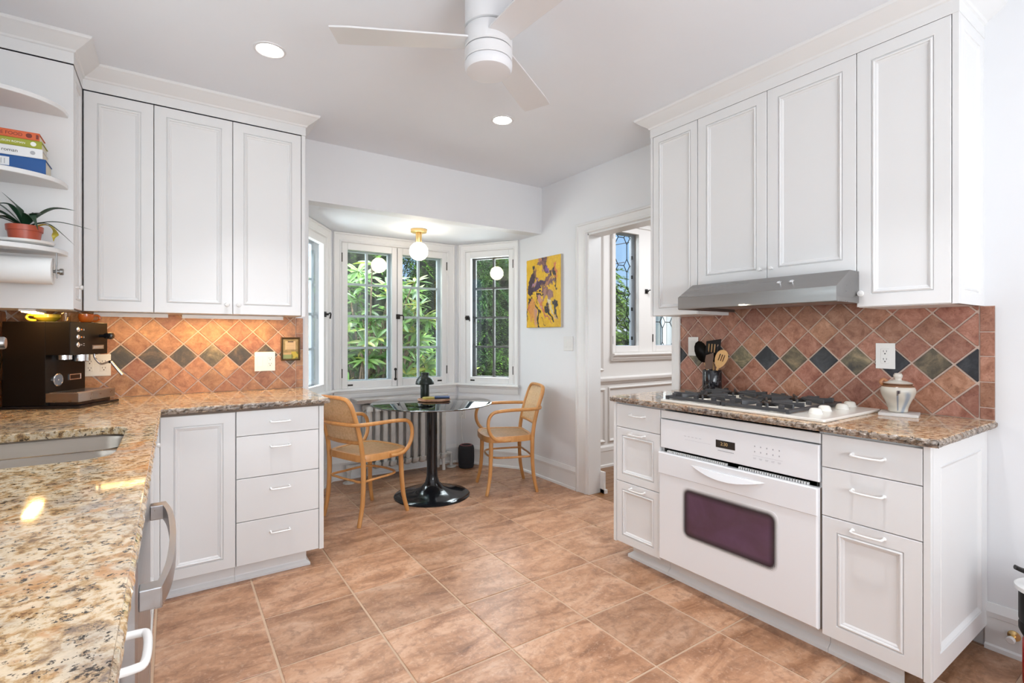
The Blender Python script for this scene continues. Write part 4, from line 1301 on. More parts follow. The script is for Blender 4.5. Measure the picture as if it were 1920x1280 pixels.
# window: rounded pane with its own origin (print is in its object space)
wv = rrect(-0.236, 0.236, -0.122, 0.122, 0.03, 5)
wv = [(a, b + (0.010 if b > 0 else -0.018) * (1 - (a / 0.236) ** 2)) for a, b in wv]
k = MB()
R_ = Matrix((frO3.u, Vector((0, 0, 1)), frO3.n)).transposed()
n = len(wv)
k.add([tuple(R_ @ Vector((a, b, -0.001))) for a, b in wv] + [tuple(R_ @ Vector((a, b, 0.0012))) for a, b in wv], [tuple(range(n))[::-1], tuple(range(n, 2 * n))] + [(i, (i + 1) % n, (i + 1) % n + n, i + n) for i in range(n)])
me = bpy.data.meshes.new('window')
me.from_pydata(k.v, [], k.f)
me.materials.append(M['ovenwin'])
o = child('window', me, dr)
o.location = wmat(ov).inverted() @ frO3.o

hd = thing('range_hood', 'brushed steel under-cabinet range hood with lit lamp', 'range hood', (2.5, 1.32, 1.393))
HY0, HY1 = 0.938, 1.703
pf = [(XR - 0.013, 1.53), (2.335, 1.53), (2.212, 1.458), (2.212, 1.396), (2.222, 1.393), (2.225, 1.415), (XR - 0.013, 1.415)]
b = MB()
n = len(pf)
b.add([(x, HY0, z) for x, z in pf] + [(x, HY1, z) for x, z in pf], [tuple(range(n)), tuple(range(2 * n - 1, n - 1, -1))] + [(i, (i + 1) % n, (i + 1) % n + n, i + n) for i in range(n)])
b.box(2.225, XR - 0.013, HY0, HY0 + 0.010, 1.394, 1.416).box(2.225, XR - 0.013, HY1 - 0.010, HY1, 1.394, 1.416)
b.build('canopy', M['steel'], hd, bevel=0.0015)
MB().box(2.30, 2.68, 0.97, 1.67, 1.4085, 1.4145).build('filter', M['dwsteel'], hd)
MB().box(2.262, 2.292, 1.23, 1.46, 1.4095, 1.4145).build('lamp_lens', M['hoodlens'], hd)
frH = Fr((2.2745, 0, 1.494), (0, -1, 0), Vector((-0.505, 0, 0.863)))
for y in (1.20, 1.145):
    k = MB()
    k.T = Matrix.Translation((2.2730, y, 1.4945)) @ Vector((0, 0, 1)).rotation_difference(Vector((-0.505, 0, 0.863))).to_matrix().to_4x4()
    k.lathe([(0.011, 0), (0.011, 0.004), (0.008, 0.006), (0.008, 0.003), (0, 0.003)], seg=16)
    k.build('push_button', M['chrome'], hd, smooth=True)
lamp('hood_lamp', 'AREA', (2.28, 1.345, 1.405), 1.0, (1.0, 0.86, 0.66), 0.03, 0.22, target=(2.29, 1.345, 0.9))

GZ = 0.914
ck = thing('gas_cooktop', 'white enamel gas cooktop with black iron grates and white knobs', 'cooktop', (2.37, 1.33, GZ))
MB().prism(rrect(2.105, 2.640, 0.935, 1.735, 0.012, 3), GZ, GZ + 0.013).build('plate', M['enamel'], ck, bevel=0.004)
zg = GZ + 0.013
for (bx, by) in ((2.24, 1.235), (2.24, 1.575), (2.51, 1.235), (2.51, 1.575)):
    k = MB()
    k.lathe([(0.105, 0), (0.102, 0.003), (0.055, 0.002), (0.05, 0.010), (0.046, 0.014), (0, 0.014)], (bx, by, zg), 28)
    bw = k.build('burner', M['enamel'], ck, smooth=30)
    MB().lathe([(0.040, 0.014), (0.042, 0.018), (0.040, 0.024), (0.034, 0.026), (0, 0.027)], (bx, by, zg), 24).build('burner_cap', M['blackmat'], bw, smooth=30)
for (gy0, gy1) in ((1.085, 1.400), (1.408, 1.722)):
    g_ = MB()
    x0, x1 = 2.135, 2.615
    zt = zg + 0.036
    bw = 0.008
    # low frame
    for (a, b_, c_, d_) in ((x0, x1, gy0, gy0 + 2 * bw), (x0, x1, gy1 - 2 * bw, gy1), (x0, x0 + 2 * bw, gy0 + 2 * bw, gy1 - 2 * bw), (x1 - 2 * bw, x1, gy0 + 2 * bw, gy1 - 2 * bw)):
        g_.box(a, b_, c_, d_, zg + 0.004, zg + 0.018)
    for x in (x0, (x0 + x1) / 2 - bw, x1 - 2 * bw):
        for y in (gy0, gy1 - 2 * bw): g_.box(x, x + 2 * bw, y, y + 2 * bw, zg, zg + 0.006)
    cy = (gy0 + gy1) / 2
    for cx in (2.24, 2.51):
        cyb = cy
        for q in range(8):
            a = PI / 4 * q + PI / 8
            p0 = (cx + 0.030 * math.cos(a), cyb + 0.030 * math.sin(a))
            L_ = 0.122
            ex = min(max(cx + L_ * math.cos(a), x0 + bw), x1 - bw)
            ey = min(max(cyb + 1.3 * L_ * math.sin(a), gy0 + bw), gy1 - bw)
            d = Vector((ex - p0[0], ey - p0[1], 0)).normalized()
            nn = Vector((-d.y, d.x, 0)) * 0.0045
            q0, q1 = Vector((*p0, 0)), Vector((ex, ey, 0))
            zz = ((zt - 0.014, zt - 0.004), (zg + 0.012, zt))
            g_.hexa([(*(q0 - nn).xy, zz[0][0]), (*(q1 - nn).xy, zz[1][0]), (*(q1 + nn).xy, zz[1][0]), (*(q0 + nn).xy, zz[0][0]), (*(q0 - nn).xy, zz[0][1]), (*(q1 - nn).xy, zz[1][1]), (*(q1 + nn).xy, zz[1][1]), (*(q0 + nn).xy, zz[0][1])])
    for y in (gy0 + 0.03, cy - 0.03, gy1 - 0.06):
        for x in (x0 + 0.005, x0 + 0.24, x1 - 0.025): g_.box(x, x + 0.018, y, y + 0.020, zg + 0.016, zt - 0.002)
    g_.build('grate', M['iron'], ck, bevel=0.0025)
for x in (2.245, 2.365, 2.490, 2.610):
    k = MB()
    y = 1.032 + (0.018 if x in (2.365, 2.610) else 0)
    k.lathe([(0.028, 0), (0.028, 0.003), (0.026, 0.005), (0.023, 0.017), (0.019, 0.022), (0.013, 0.024), (0, 0.0245)], (x, y, zg), 28)
    k.build('knob', M['enamel'], ck, smooth=35)

# ------------------------------------------------------------------ things on the range counter
def strokes_vcol(o, fn):
    me = o.data
    a = me.color_attributes.new('paint', 'FLOAT_COLOR', 'POINT')
    buf = np.ones((len(me.vertices), 4), dtype=np.float32)
    for i, v in enumerate(me.vertices): buf[i, :3] = fn(v.co)
    a.data.foreach_set('color', buf.ravel())
cr_ = MB()
CX, CY = 2.640, 1.790
cr_.lathe([(0.052, 0), (0.054, 0.003), (0.054, 0.140), (0.052, 0.143), (0.046, 0.143), (0.045, 0.012), (0, 0.012)], (CX, CY, GZ), 32)
mcr = mat('black_veined_marble', (0.01, 0.01, 0.013), 0.12)
t_ = NT(mcr)
v_ = t_.coord(rot=(0.5, 0.4, 0.2))
t_.base(t_.ramp(t_.noise(v_, 9, 3, 0.5, 2.5), [(0.492, (0.008, 0.008, 0.011)), (0.50, (0.20, 0.19, 0.20)), (0.508, (0.008, 0.008, 0.011))]))
tag(cr_.build('utensil_crock', mcr, smooth=40), 'black marble utensil crock with white veins', 'crock')
def utensil(name, label, cat, foot, top, hr, m, head, hm):
    """foot: point inside the crock, top: where the head joins"""
    g = thing(name, label, cat, foot, group='utensils in the marble crock')
    MB().tube([foot, tuple((Vector(foot) * 0.5 + Vector(top) * 0.5)), top], [hr * 0.9, hr, hr * 0.85], 8).build('handle', m, g, smooth=True)
    ax = (Vector(top) - Vector(foot)).normalized()
    face = Vector((-0.80, -0.60, 0))
    face = (face - ax * face.dot(ax)).normalized()
    sx = ax.cross(face)
    T = Matrix.Identity(4)
    for i, a in enumerate((sx, ax, face)):
        for j in range(3): T[j][i] = a[j]
    T.translation = top
    b = MB()
    b.T = T
    head(b)
    b.build('head', hm, g, smooth=35)
def flat_head(outline, th, slots=()):
    def f(b):
        b.T = b.T @ Matrix.Identity(4)
        b.prism(outline, -th / 2, th / 2, [s[::-1] for s in slots])
    return f
zf = GZ + 0.014
def oval(w_, l_, y0=0.0, n=22): return [(w_ * math.sin(2 * PI * i / n) * (1 - 0.18 * math.cos(2 * PI * i / n)), y0 + l_ / 2 - l_ / 2 * math.cos(2 * PI * i / n)) for i in range(n)]
def slot(x, y0, y1, w_=0.0035): return [(x - w_, y0), (x + w_, y0), (x + w_, y1), (x - w_, y1)]
def spoonbowl(w_, l_, dp):
    def f(b):
        n, m = 14, 6
        vs, fs = [], []
        for j in range(m + 1):
            r = j / m
            for i in range(n):
                a = 2 * PI * i / n
                vs.append((w_ * r * math.sin(a), l_ / 2 - l_ / 2 * r * math.cos(a), -dp * (1 - r * r)))
        for j in range(m):
            for i in range(n): fs.append((j * n + i, j * n + (i + 1) % n, (j + 1) * n + (i + 1) % n, (j + 1) * n + i))
        b.add(vs, fs)
    return f
utensil('serving_ladle', 'black ladle with pale wooden handle leaning towards the light switch', 'ladle', (2.640, 1.775, zf), (2.632, 1.832, 1.098), 0.0065, M['spoonwood'], spoonbowl(0.038, 0.135, 0.026), M['blackmat'])
utensil('wooden_spatula', 'plain wooden spatula standing behind the black slotted turner', 'spatula', (2.660, 1.780, zf), (2.672, 1.806, 1.115), 0.006, M['spoonwood'], flat_head([(-0.010, 0), (0.010, 0), (0.024, 0.035), (0.024, 0.105), (-0.022, 0.112), (-0.024, 0.035)], 0.005), M['spoonwood'])
utensil('slotted_turner', 'black plastic slotted turner tallest in the crock', 'turner', (2.630, 1.800, zf), (2.625, 1.780, 1.105), 0.006, M['blackmat'], flat_head([(-0.012, 0), (0.014, 0), (0.040, 0.040), (0.040, 0.138), (-0.040, 0.118), (-0.040, 0.040)], 0.004, [slot(x, 0.055, 0.105) for x in (-0.024, -0.008, 0.008, 0.024)]), M['blackmat'])
utensil('silicone_scraper', 'brown scraper in front of the black turner', 'scraper', (2.612, 1.800, zf), (2.598, 1.782, 1.062), 0.006, M['chrome'], flat_head([(-0.020, 0), (0.016, 0), (0.022, 0.075), (0.020, 0.100), (-0.020, 0.082), (-0.024, 0.050)], 0.005), mat('brown_silicone', (0.13, 0.075, 0.05), 0.4))
utensil('slotted_spoon', 'light wooden spoon with three slots', 'spoon', (2.630, 1.805, zf), (2.620, 1.734, 1.085), 0.008, M['spoonwood'], flat_head(oval(0.033, 0.115, -0.015), 0.006, [slot(x, 0.030, 0.072, 0.003) for x in (-0.012, 0.0, 0.012)]), M['spoonwood'])
utensil('wooden_spoon', 'dark wooden spoon at the back of the crock', 'spoon', (2.655, 1.800, zf), (2.665, 1.752, 1.070), 0.0065, M['walnut'], flat_head(oval(0.030, 0.095, -0.010), 0.007), M['walnut'])

sl = MB()
sl.T = Matrix.Translation((2.585, 0.850, GZ)) @ Matrix.Rotation(math.radians(14), 4, 'Z')
sl.box(-0.062, 0.062, -0.068, 0.068, 0.0, 0.013)
tag(sl.build('marble_coaster', M['slab'], bevel=0.002), 'small pale marble tile under the stoneware jar', 'coaster')
jz = GZ + 0.0135
JX, JY = 2.590, 0.856
jr = thing('stoneware_jar', 'pale glazed stoneware jar with knobbed lid and blue drips', 'jar', (JX, JY, jz))
k = MB()
prf = [(0.030, 0), (0.034, 0.004), (0.036, 0.02), (0.045, 0.045), (0.056, 0.068), (0.0615, 0.085), (0.0615, 0.098), (0.056, 0.110), (0.049, 0.117), (0.047, 0.119)]
sm = smoothpath([(r, 0, z) for r, z in prf], 4)
k.lathe([(p.x, p.z) for p in sm] + [(0.043, 0.117), (0.040, 0.10)], (JX, JY, jz), 64)
jb = k.build('body', M['glazejar'], jr, smooth=50)
def jarcol(co):
    a = math.atan2(co.y, co.x)
    base = np.array([0.56, 0.52, 0.45]) * (0.94 + 0.06 * math.sin(40 * co.z * 3.0 + 3 * a))
    if co.z > 0.110: return np.array([0.20, 0.10, 0.055])
    va = math.atan2(-0.856, -2.59)
    da = (a - va + PI) % (2 * PI) - PI
    # slate blue wash with a dark drip, front of the jar
    blue = max(0.0, 1 - abs(da - 0.42 - 0.25 * math.sin(30 * co.z)) / 0.28) * max(0, min(1, (0.098 - co.z) / 0.02))
    blue = min(1.0, blue * 1.5)
    c = base * (1 - blue * 0.75) + np.array([0.17, 0.22, 0.29]) * blue * 0.75
    drip = abs(da + 0.02 - 0.7 * (co.z - 0.08)) < (0.045 if co.z < 0.083 else 0.09) and co.z < 0.097 and co.z > 0.01
    if drip: c = np.array([0.06, 0.045, 0.05]) if co.z > 0.075 else np.array([0.13, 0.16, 0.22])
    return c
strokes_vcol(jb, jarcol)
k = MB()
k.lathe([(0.050, 0.119), (0.053, 0.122), (0.048, 0.127), (0.030, 0.133), (0.014, 0.137), (0.012, 0.142), (0.016, 0.150), (0.017, 0.158), (0.012, 0.166), (0, 0.168)], (JX, JY, jz), 32)
lid = k.build('lid', M['glazejar'], jr, smooth=50)
strokes_vcol(lid, lambda co: (np.array([0.20, 0.10, 0.055]) if co.z < 0.126 else np.array([0.55, 0.51, 0.45])))
k = MB().tube(smoothpath([(JX - 0.018, JY + 0.047, jz + 0.112), (JX - 0.022, JY + 0.056, jz + 0.125), (JX - 0.016, JY + 0.048, jz + 0.138), (JX - 0.010, JY + 0.036, jz + 0.128)], 4), 0.007, 8)
k.build('lug', mat('tan_glaze', (0.36, 0.15, 0.06), 0.3), jr, smooth=True)

# ------------------------------------------------------------------ switches and sockets
def plate(name, label, cat, fr, a0, a1, z0, z1, kind, group=None):
    g = thing(name, label, cat, tuple(fr.P((a0 + a1) / 2, z0, 0)), group=group)
    MB().fbox(fr, a0, a1, z0, z1, 0, 0.006).build('cover_plate', M['white'], g, bevel=0.002)
    n = len(kind)
    wd = (a1 - a0) / n
    for i, kd in enumerate(kind):
        c = a0 + wd * (i + 0.5)
        zc = (z0 + z1) / 2
        if kd == 's':
            MB().fbox(fr, c - 0.016, c + 0.016, zc - 0.033, zc + 0.033, 0.006, 0.0085).build('rocker', M['white'], g, bevel=0.0015)
        else:
            f_ = MB().fbox(fr, c - 0.016, c + 0.016, zc - 0.034, zc + 0.034, 0.006, 0.008).build('receptacle', M['white'], g, bevel=0.001)
            h = MB()
            for dz in (-0.018, 0.018):
                h.fbox(fr, c - 0.0072, c - 0.0052, zc + dz, zc + dz + 0.008, 0.008, 0.0083)
                h.fbox(fr, c + 0.0052, c + 0.0072, zc + dz, zc + dz + 0.008, 0.008, 0.0083)
                h.fbox(fr, c - 0.0025, c + 0.0025, zc + dz - 0.010, zc + dz - 0.005, 0.008, 0.0083)
            h.build('slots', M['ink'], f_)
    return g
frSB2 = Fr((0, YB - 0.0112, 0), (1, 0, 0), (0, -1, 0))
frSR2 = Fr((XR - 0.0112, 0, 0), (0, -1, 0), (-1, 0, 0))
plate('wall_outlet', 'white two-gang switch and outlet plate by the small framed print', 'outlet', frSB2, 0.428, 0.548, 1.032, 1.155, 'so')
plate('wall_outlet', 'white two-gang outlet plate half hidden behind the coffee machine', 'outlet', frSB2, -0.405, -0.285, 1.036, 1.155, 'oo')
plate('light_switch', 'white single rocker switch on the tiles above the utensil crock', 'switch', frSR2, -2.010, -1.938, 1.132, 1.250, 's')
plate('wall_outlet', 'white duplex outlet on the tiles above the stoneware jar', 'outlet', frSR2, -0.984, -0.908, 1.104, 1.222, 'o')
plate('light_switch', 'white double rocker switch on the plain wall below the painting', 'switch', Fr((XR, 0, 0), (0, -1, 0), (-1, 0, 0)), -3.250, -3.132, 1.136, 1.256, 'ss')
frRo = frR
plate('wall_outlet', 'white outlet low on the bay wall behind the table', 'outlet', frRo, 0.030, 0.105, 0.44, 0.555, 'o')
tag(MB().tube(smoothpath([frRo.P(0.07, 0.475, 0.008), frRo.P(0.072, 0.43, 0.035), frRo.P(0.085, 0.30, 0.05), frRo.P(0.12, 0.10, 0.05), frRo.P(0.13, 0.006, 0.07), frRo.P(0.05, 0.006, 0.16)], 6), 0.003, 6).build('power_cord', M['cord'], smooth=True), 'thin white cord hanging from the bay outlet to the floor', 'cord')

# small framed print on the tiles
fp = thing('framed_print', 'small framed print with verse in dark wood frame on the tiles', 'picture', tuple(frSB2.P(0.64, 1.098)))
frP = Fr(frSB2.P(0.640, 1.172), (1, 0, 0), (0, -1, 0))
MB().floops(frP, (-0.058, 0.058, -0.076, 0.076), [(0, 0), (0, 0.016), (0.004, 0.019), (0.008, 0.016), (0.012, 0.010)], fill=False).build('frame', mat('dark_wood_frame', (0.07, 0.045, 0.02), 0.4), fp, smooth=25)
nx, nz = 30, 40
k = MB()
vs = [frP.P(-0.047 + 0.094 * i / nx, -0.065 + 0.130 * j / nz, 0.009) for j in range(nz + 1) for i in range(nx + 1)]
k.add(vs, [(j * (nx + 1) + i, j * (nx + 1) + i + 1, (j + 1) * (nx + 1) + i + 1, (j + 1) * (nx + 1) + i) for j in range(nz) for i in range(nx)])
pc = k.build('print', M['print'], fp)
def printcol(co):
    x = (co.x) / 0.094 + 0.5
    z = (co.z - 0.009) / 0.130
    i, j = x * nx, z * nz
    if 0.16 < x < 0.82 and 0.45 < z < 0.90:
        if 0.85 < z and 0.3 < x < 0.68: return (0.08, 0.05, 0.03)
        return (0.70, 0.52, 0.30) if int(j) % 3 else ((0.45, 0.33, 0.2) if 0.22 < x < 0.76 else (0.70, 0.52, 0.30))
    h = math.sin(12.3 * x + 7 * z) * math.sin(9 * z - 5 * x)
    if z < 0.36 and x > 0.55: return (0.55, 0.45, 0.05) if h > -0.3 else (0.18, 0.19, 0.03)
    if z < 0.20: return (0.26, 0.33, 0.14)
    if z < 0.30 and x < 0.6: return (0.55, 0.38, 0.18)
    return (0.36, 0.27, 0.11) if h > 0 else (0.28, 0.21, 0.08)
strokes_vcol(pc, printcol)

# ------------------------------------------------------------------ coffee machine
ca = math.radians(-27)
nF, wF = Vector((math.cos(ca), math.sin(ca), 0)), Vector((-math.sin(ca), math.cos(ca), 0))
C0 = Vector((-0.361, 3.080, 0))
cmx = thing('espresso_machine', 'black box-shaped espresso machine with chrome group and steel drip tray', 'coffee machine', (-0.46, 3.28, GZ))
def cb(mb, s0, s1, v0, v1, z0, z1):
    """s runs back from the front, v across to the wall side"""
    p = lambda s, v, z: C0 - nF * s + wF * v + Vector((0, 0, z))
    return mb.hexa([p(s0, v0, z0), p(s1, v0, z0), p(s1, v1, z0), p(s0, v1, z0), p(s0, v0, z1), p(s1, v0, z1), p(s1, v1, z1), p(s0, v1, z1)])
WD = 0.262
cb(MB(), -0.004, 0.335, -0.006, WD + 0.012, GZ, GZ + 0.014).build('base_mat', M['black'], cmx, bevel=0.003)
bd = cb(MB(), 0.150, 0.330, 0.004, WD, GZ + 0.015, 1.322).build('body', M['blackmat'], cmx, bevel=0.002)
hdm = cb(MB(), 0.045, 0.1495, 0.004, WD, 1.165, 1.322).build('front_head', M['blackmat'], cmx, bevel=0.002)
tray = cb(MB(), 0.008, 0.1495, 0.004, WD, GZ + 0.030, GZ + 0.072).build('drip_tray', M['steel'], cmx, bevel=0.002)
cb(MB(), 0.02, 0.330, 0.02, WD - 0.02, GZ + 0.015, GZ + 0.029).build('foot', M['black'], cmx)
gr = MB()
for i in range(13): cb(gr, 0.020 + i * 0.0095, 0.0245 + i * 0.0095, 0.014, WD - 0.01, GZ + 0.0725, GZ + 0.076)
gr.build('grid', M['chrome'], tray)
frF = Fr(C0 - nF * 0.045, wF, nF)       # face of the head
frF2 = Fr(C0 - nF * 0.150, wF, nF)      # lower body face
def disc(fr, a, z, prof, name, m, par, seg=24):
    k = MB()
    k.T = fr.M(a, z, 0)
    k.lathe(prof, seg=seg)
    return k.build(name, m, par, smooth=40)
for i, z in enumerate((1.2865, 1.250, 1.213)):
    disc(frF, 0.052, z, [(0.0115, 0), (0.0115, 0.003), (0.0095, 0.005), (0.0085, 0.004), (0, 0.0045)], 'push_button', M['chrome'], hdm)
    MB().fbox(frF, 0.075, 0.081, z - 0.003, z + 0.003, 0, 0.0008).build('indicator', M['led'] if i < 2 else M['inkgrey'], hdm)
ic = MB()
for z in (1.2865, 1.250):
    ic.fprism(frF, [(0.089, z - 0.004), (0.098, z - 0.004), (0.0935, z + 0.005)], 0, 0.0006)
ic.fbox(frF, 0.089, 0.098, 1.2165, 1.2195, 0, 0.0006).fbox(frF, 0.089, 0.098, 1.2075, 1.2105, 0, 0.0006)
ic.build('icon', M['inkgrey'], hdm)
MB().fbox(frF, 0.150, 0.232, 1.190, 1.210, 0, 0.002).build('badge', M['steel'], hdm)
bt = MB()
for i in range(9): bt.fbox(frF, 0.157 + i * 0.0077, 0.162 + i * 0.0077, 1.194, 1.206, 0.002, 0.0024)
bt.build('badge_marks', M['inkgrey'], hdm)
k = MB()
k.T = frF.M(0.205, 1.256, 0)
k.lathe([(0.008, 0), (0.008, 0.022), (0.013, 0.024), (0.016, 0.034), (0.017, 0.052), (0.015, 0.060), (0, 0.062)], seg=20)
k.build('steam_knob', M['black'], hdm, smooth=40)
for (sv, s_, r, h, nm) in ((0.150, 0.095, 0.036, 0.032, 'group_head'), (0.055, 0.105, 0.028, 0.022, 'spout_collar')):
    p = C0 - nF * s_ + wF * sv
    MB().lathe([(r, 0), (r, -h), (r * 0.8, -h - 0.003), (0, -h - 0.003)], (p.x, p.y, 1.165), 28).build(nm, M['chrome'], cmx, smooth=40)
disc(frF2, 0.075, 1.045, [(0.031, 0), (0.031, 0.006), (0.027, 0.008), (0.026, 0.005), (0, 0.005)], 'gauge_rim', M['chrome'], bd, 32)
disc(frF2, 0.075, 1.045, [(0.0255, 0.0052), (0.0255, 0.006), (0, 0.006)], 'gauge_dial', mat('gauge_face', (0.16, 0.21, 0.28), 0.3), bd, 32)
ne = MB().fbox(frF2, 0.073, 0.0765, 1.043, 1.047, 0.006, 0.008)
ne.add([frF2.P(0.0745, 1.044, 0.0068), frF2.P(0.0765, 1.0455, 0.0068), frF2.P(0.060, 1.028, 0.0068)], [(0, 1, 2)])
ne.build('gauge_needle', M['inkwhite'], bd)
MB().floops(frF2, (0.150, 0.228, 1.038, 1.066), [(0, 0), (0, 0.004), (0.003, 0.004), (0.004, 0.002)], fill=True).build('display_rim', M['chrome'], bd, smooth=25)
MB().fbox(frF2, 0.1545, 0.2235, 1.0425, 1.0615, 0.002, 0.003).build('display', M['black'], bd)
p0 = C0 - nF * 0.09 + wF * 0.235
wand = smoothpath([p0 + Vector((0, 0, 1.165)), p0 + Vector((0, 0, 1.140)) + nF * 0.005, p0 + Vector((0, 0, 1.112)) + nF * 0.03 + wF * 0.004, p0 + Vector((0, 0, 1.122)) + nF * 0.065 + wF * 0.008, p0 + Vector((0, 0, 1.116)) + nF * 0.080 + wF * 0.01, p0 + Vector((0, 0, 1.055)) + nF * 0.118 + wF * 0.02], 6)
MB().tube(wand, 0.0048, 10).build('steam_wand', M['chrome'], cmx, smooth=True)
pt = wand[-1]
MB().tube([wand[-9], pt + (pt - wand[-5]).normalized() * 0.003], 0.0068, 10).build('wand_tip', M['chrome'], cmx, smooth=True)
MB().tube([wand[-13], wand[-9]], 0.0075, 10).build('grip', M['black'], cmx, smooth=True)
cb(MB(), 0.338, 0.352, 0.03, WD - 0.05, GZ, 1.05).build('water_filter', M['black'], cmx)
ZM = 1.3225
def cup(name, label, s_, v_, r0, r1, h, m, ha):
    p = C0 - nF * s_ + wF * v_
    g = thing(name, label, 'cup', (p.x, p.y, ZM))
    MB().lathe([(r0 * 0.7, 0), (r0, 0.006), (r1, h * 0.6), (r1, h), (r1 - 0.004, h), (r1 - 0.005, h * 0.6), (r0 - 0.004, 0.009), (0, 0.008)], (p.x, p.y, ZM), 28).build('bowl', m, g, smooth=40)
    d = Vector((math.cos(ha), math.sin(ha), 0))
    c0 = Vector((p.x, p.y, ZM))
    pts = [c0 + d * (r1 - 0.002) + Vector((0, 0, h * 0.85)), c0 + d * (r1 + 0.018) + Vector((0, 0, h * 0.88)), c0 + d * (r1 + 0.027) + Vector((0, 0, h * 0.55)), c0 + d * (r1 + 0.014) + Vector((0, 0, h * 0.22)), c0 + d * (r1 - 0.008) + Vector((0, 0, h * 0.18))]
    MB().tube(smoothpath(pts, 4), 0.0055, 8).build('handle', m, g, smooth=True)
cup('coffee_cup', 'low yellow glazed cup on top of the coffee machine', 0.20, 0.085, 0.034, 0.052, 0.036, M['yellowmug'], math.radians(214))
cup('coffee_cup', 'orange glazed cup with loop handle on top of the coffee machine', 0.085, 0.170, 0.026, 0.031, 0.042, M['orangemug'], math.radians(30))
p = C0 - nF * 0.13 + wF * 0.10
tag(MB().lathe([(0.018, 0), (0.020, 0.003), (0.022, 0.045), (0.0205, 0.045), (0.0185, 0.005), (0, 0.004)], (p.x, p.y, ZM), 24).build('shot_glass', M['clearglass'], smooth=40), 'small clear shot glass between the yellow and orange cups', 'glass')

# ------------------------------------------------------------------ shelf things
ZS2, ZS3 = 1.922, 1.626
def book(name, label, x0, x1, y0, y1, z0, z1, cm, words, size, tm, extra=None, align='RIGHT', tx=None):
    g = thing(name, label, 'book', ((x0 + x1) / 2, (y0 + y1) / 2, z0), group='cookbooks on the rounded shelf')
    t = 0.0025
    b = MB().box(x0, x1, y0, y1, z0, z0 + t).box(x0, x1, y0, y1, z1 - t, z1).box(x0, x1, y0, y0 + t, z0 + t, z1 - t)
    b.build('cover', cm, g, bevel=0.0008)
    MB().box(x0 + 0.003, x1 - 0.004, y0 + t + 0.0005, y1 - 0.004, z0 + t + 0.0002, z1 - t - 0.0002).build('pages', M['pages'], g)
    fr = Fr((0, y0, 0), (1, 0, 0), (0, -1, 0))
    if words:
        lettering('lettering', words, size, tm, g, fr.M(tx, (z0 + z1) / 2 - 0.0005, 0.0002), align, 0.0002)
    if extra: extra(g, fr)
    return g
Z = [ZS2, 1.984, 2.024, 2.056, 2.087]
def ex_blue(g, fr):
    MB().fbox(fr, -0.640, -0.545, Z[0] + 0.018, Z[1] - 0.010, 0, 0.0006).build('spine_label', M['bk_white'], g)
    k = MB()
    for i in range(5): k.fbox(fr, -0.600 + i * 0.010, -0.5975 + i * 0.010, Z[0] + 0.024, Z[1] - 0.017, 0.0006, 0.0008)
    k.build('label_marks', M['inkgrey'], g)
def emblem(x, z, r, m):
    def f(g, fr):
        k = MB()
        k.T = fr.M(x, z, 0)
        k.lathe([(r, 0), (r, 0.0005), (r * 0.82, 0.0005), (r * 0.82, 0.0003), (r * 0.6, 0.0003), (r * 0.6, 0.0005), (0, 0.0005)], seg=20)
        k.build('emblem', m, g)
    return f
def ex_orange(g, fr):
    emblem(-0.487, (Z[3] + Z[4]) / 2, 0.0095, M['inkred'])(g, fr)
    MB().fbox(fr, -0.466, -0.458, Z[3] + 0.006, Z[4] - 0.007, 0, 0.0005).build('publisher_mark', M['inkred'], g)
book('cookbook', 'thick blue book with white spine label, lowest of the stack', -0.695, -0.436, 2.800, 2.935, Z[0], Z[1] - 0.0005, M['bk_blue'], None, 0, None, ex_blue)
book('cookbook', 'white-spined cookbook lying on the blue book', -0.700, -0.446, 2.800, 2.925, Z[1], Z[2] - 0.0005, M['bk_white'], 'alison roman', 0.0185, M['ink'], emblem(-0.476, (Z[1] + Z[2]) / 2, 0.008, M['inkgrey']), tx=-0.520)
book('cookbook', 'olive green cookbook with white lettering, second from top of the stack', -0.700, -0.448, 2.800, 2.925, Z[2], Z[3] - 0.0005, M['bk_green'], 'ALISON ROMAN', 0.0112, M['inkwhite'], emblem(-0.474, (Z[2] + Z[3]) / 2, 0.009, M['inkwhite']), tx=-0.498)
book('cookbook', 'orange cookbook with dark lettering on top of the stack', -0.700, -0.455, 2.800, 2.920, Z[3], Z[4], M['bk_orange'], 'SIMPLE FOOD', 0.0180, M['inkred'], ex_orange, tx=-0.506)

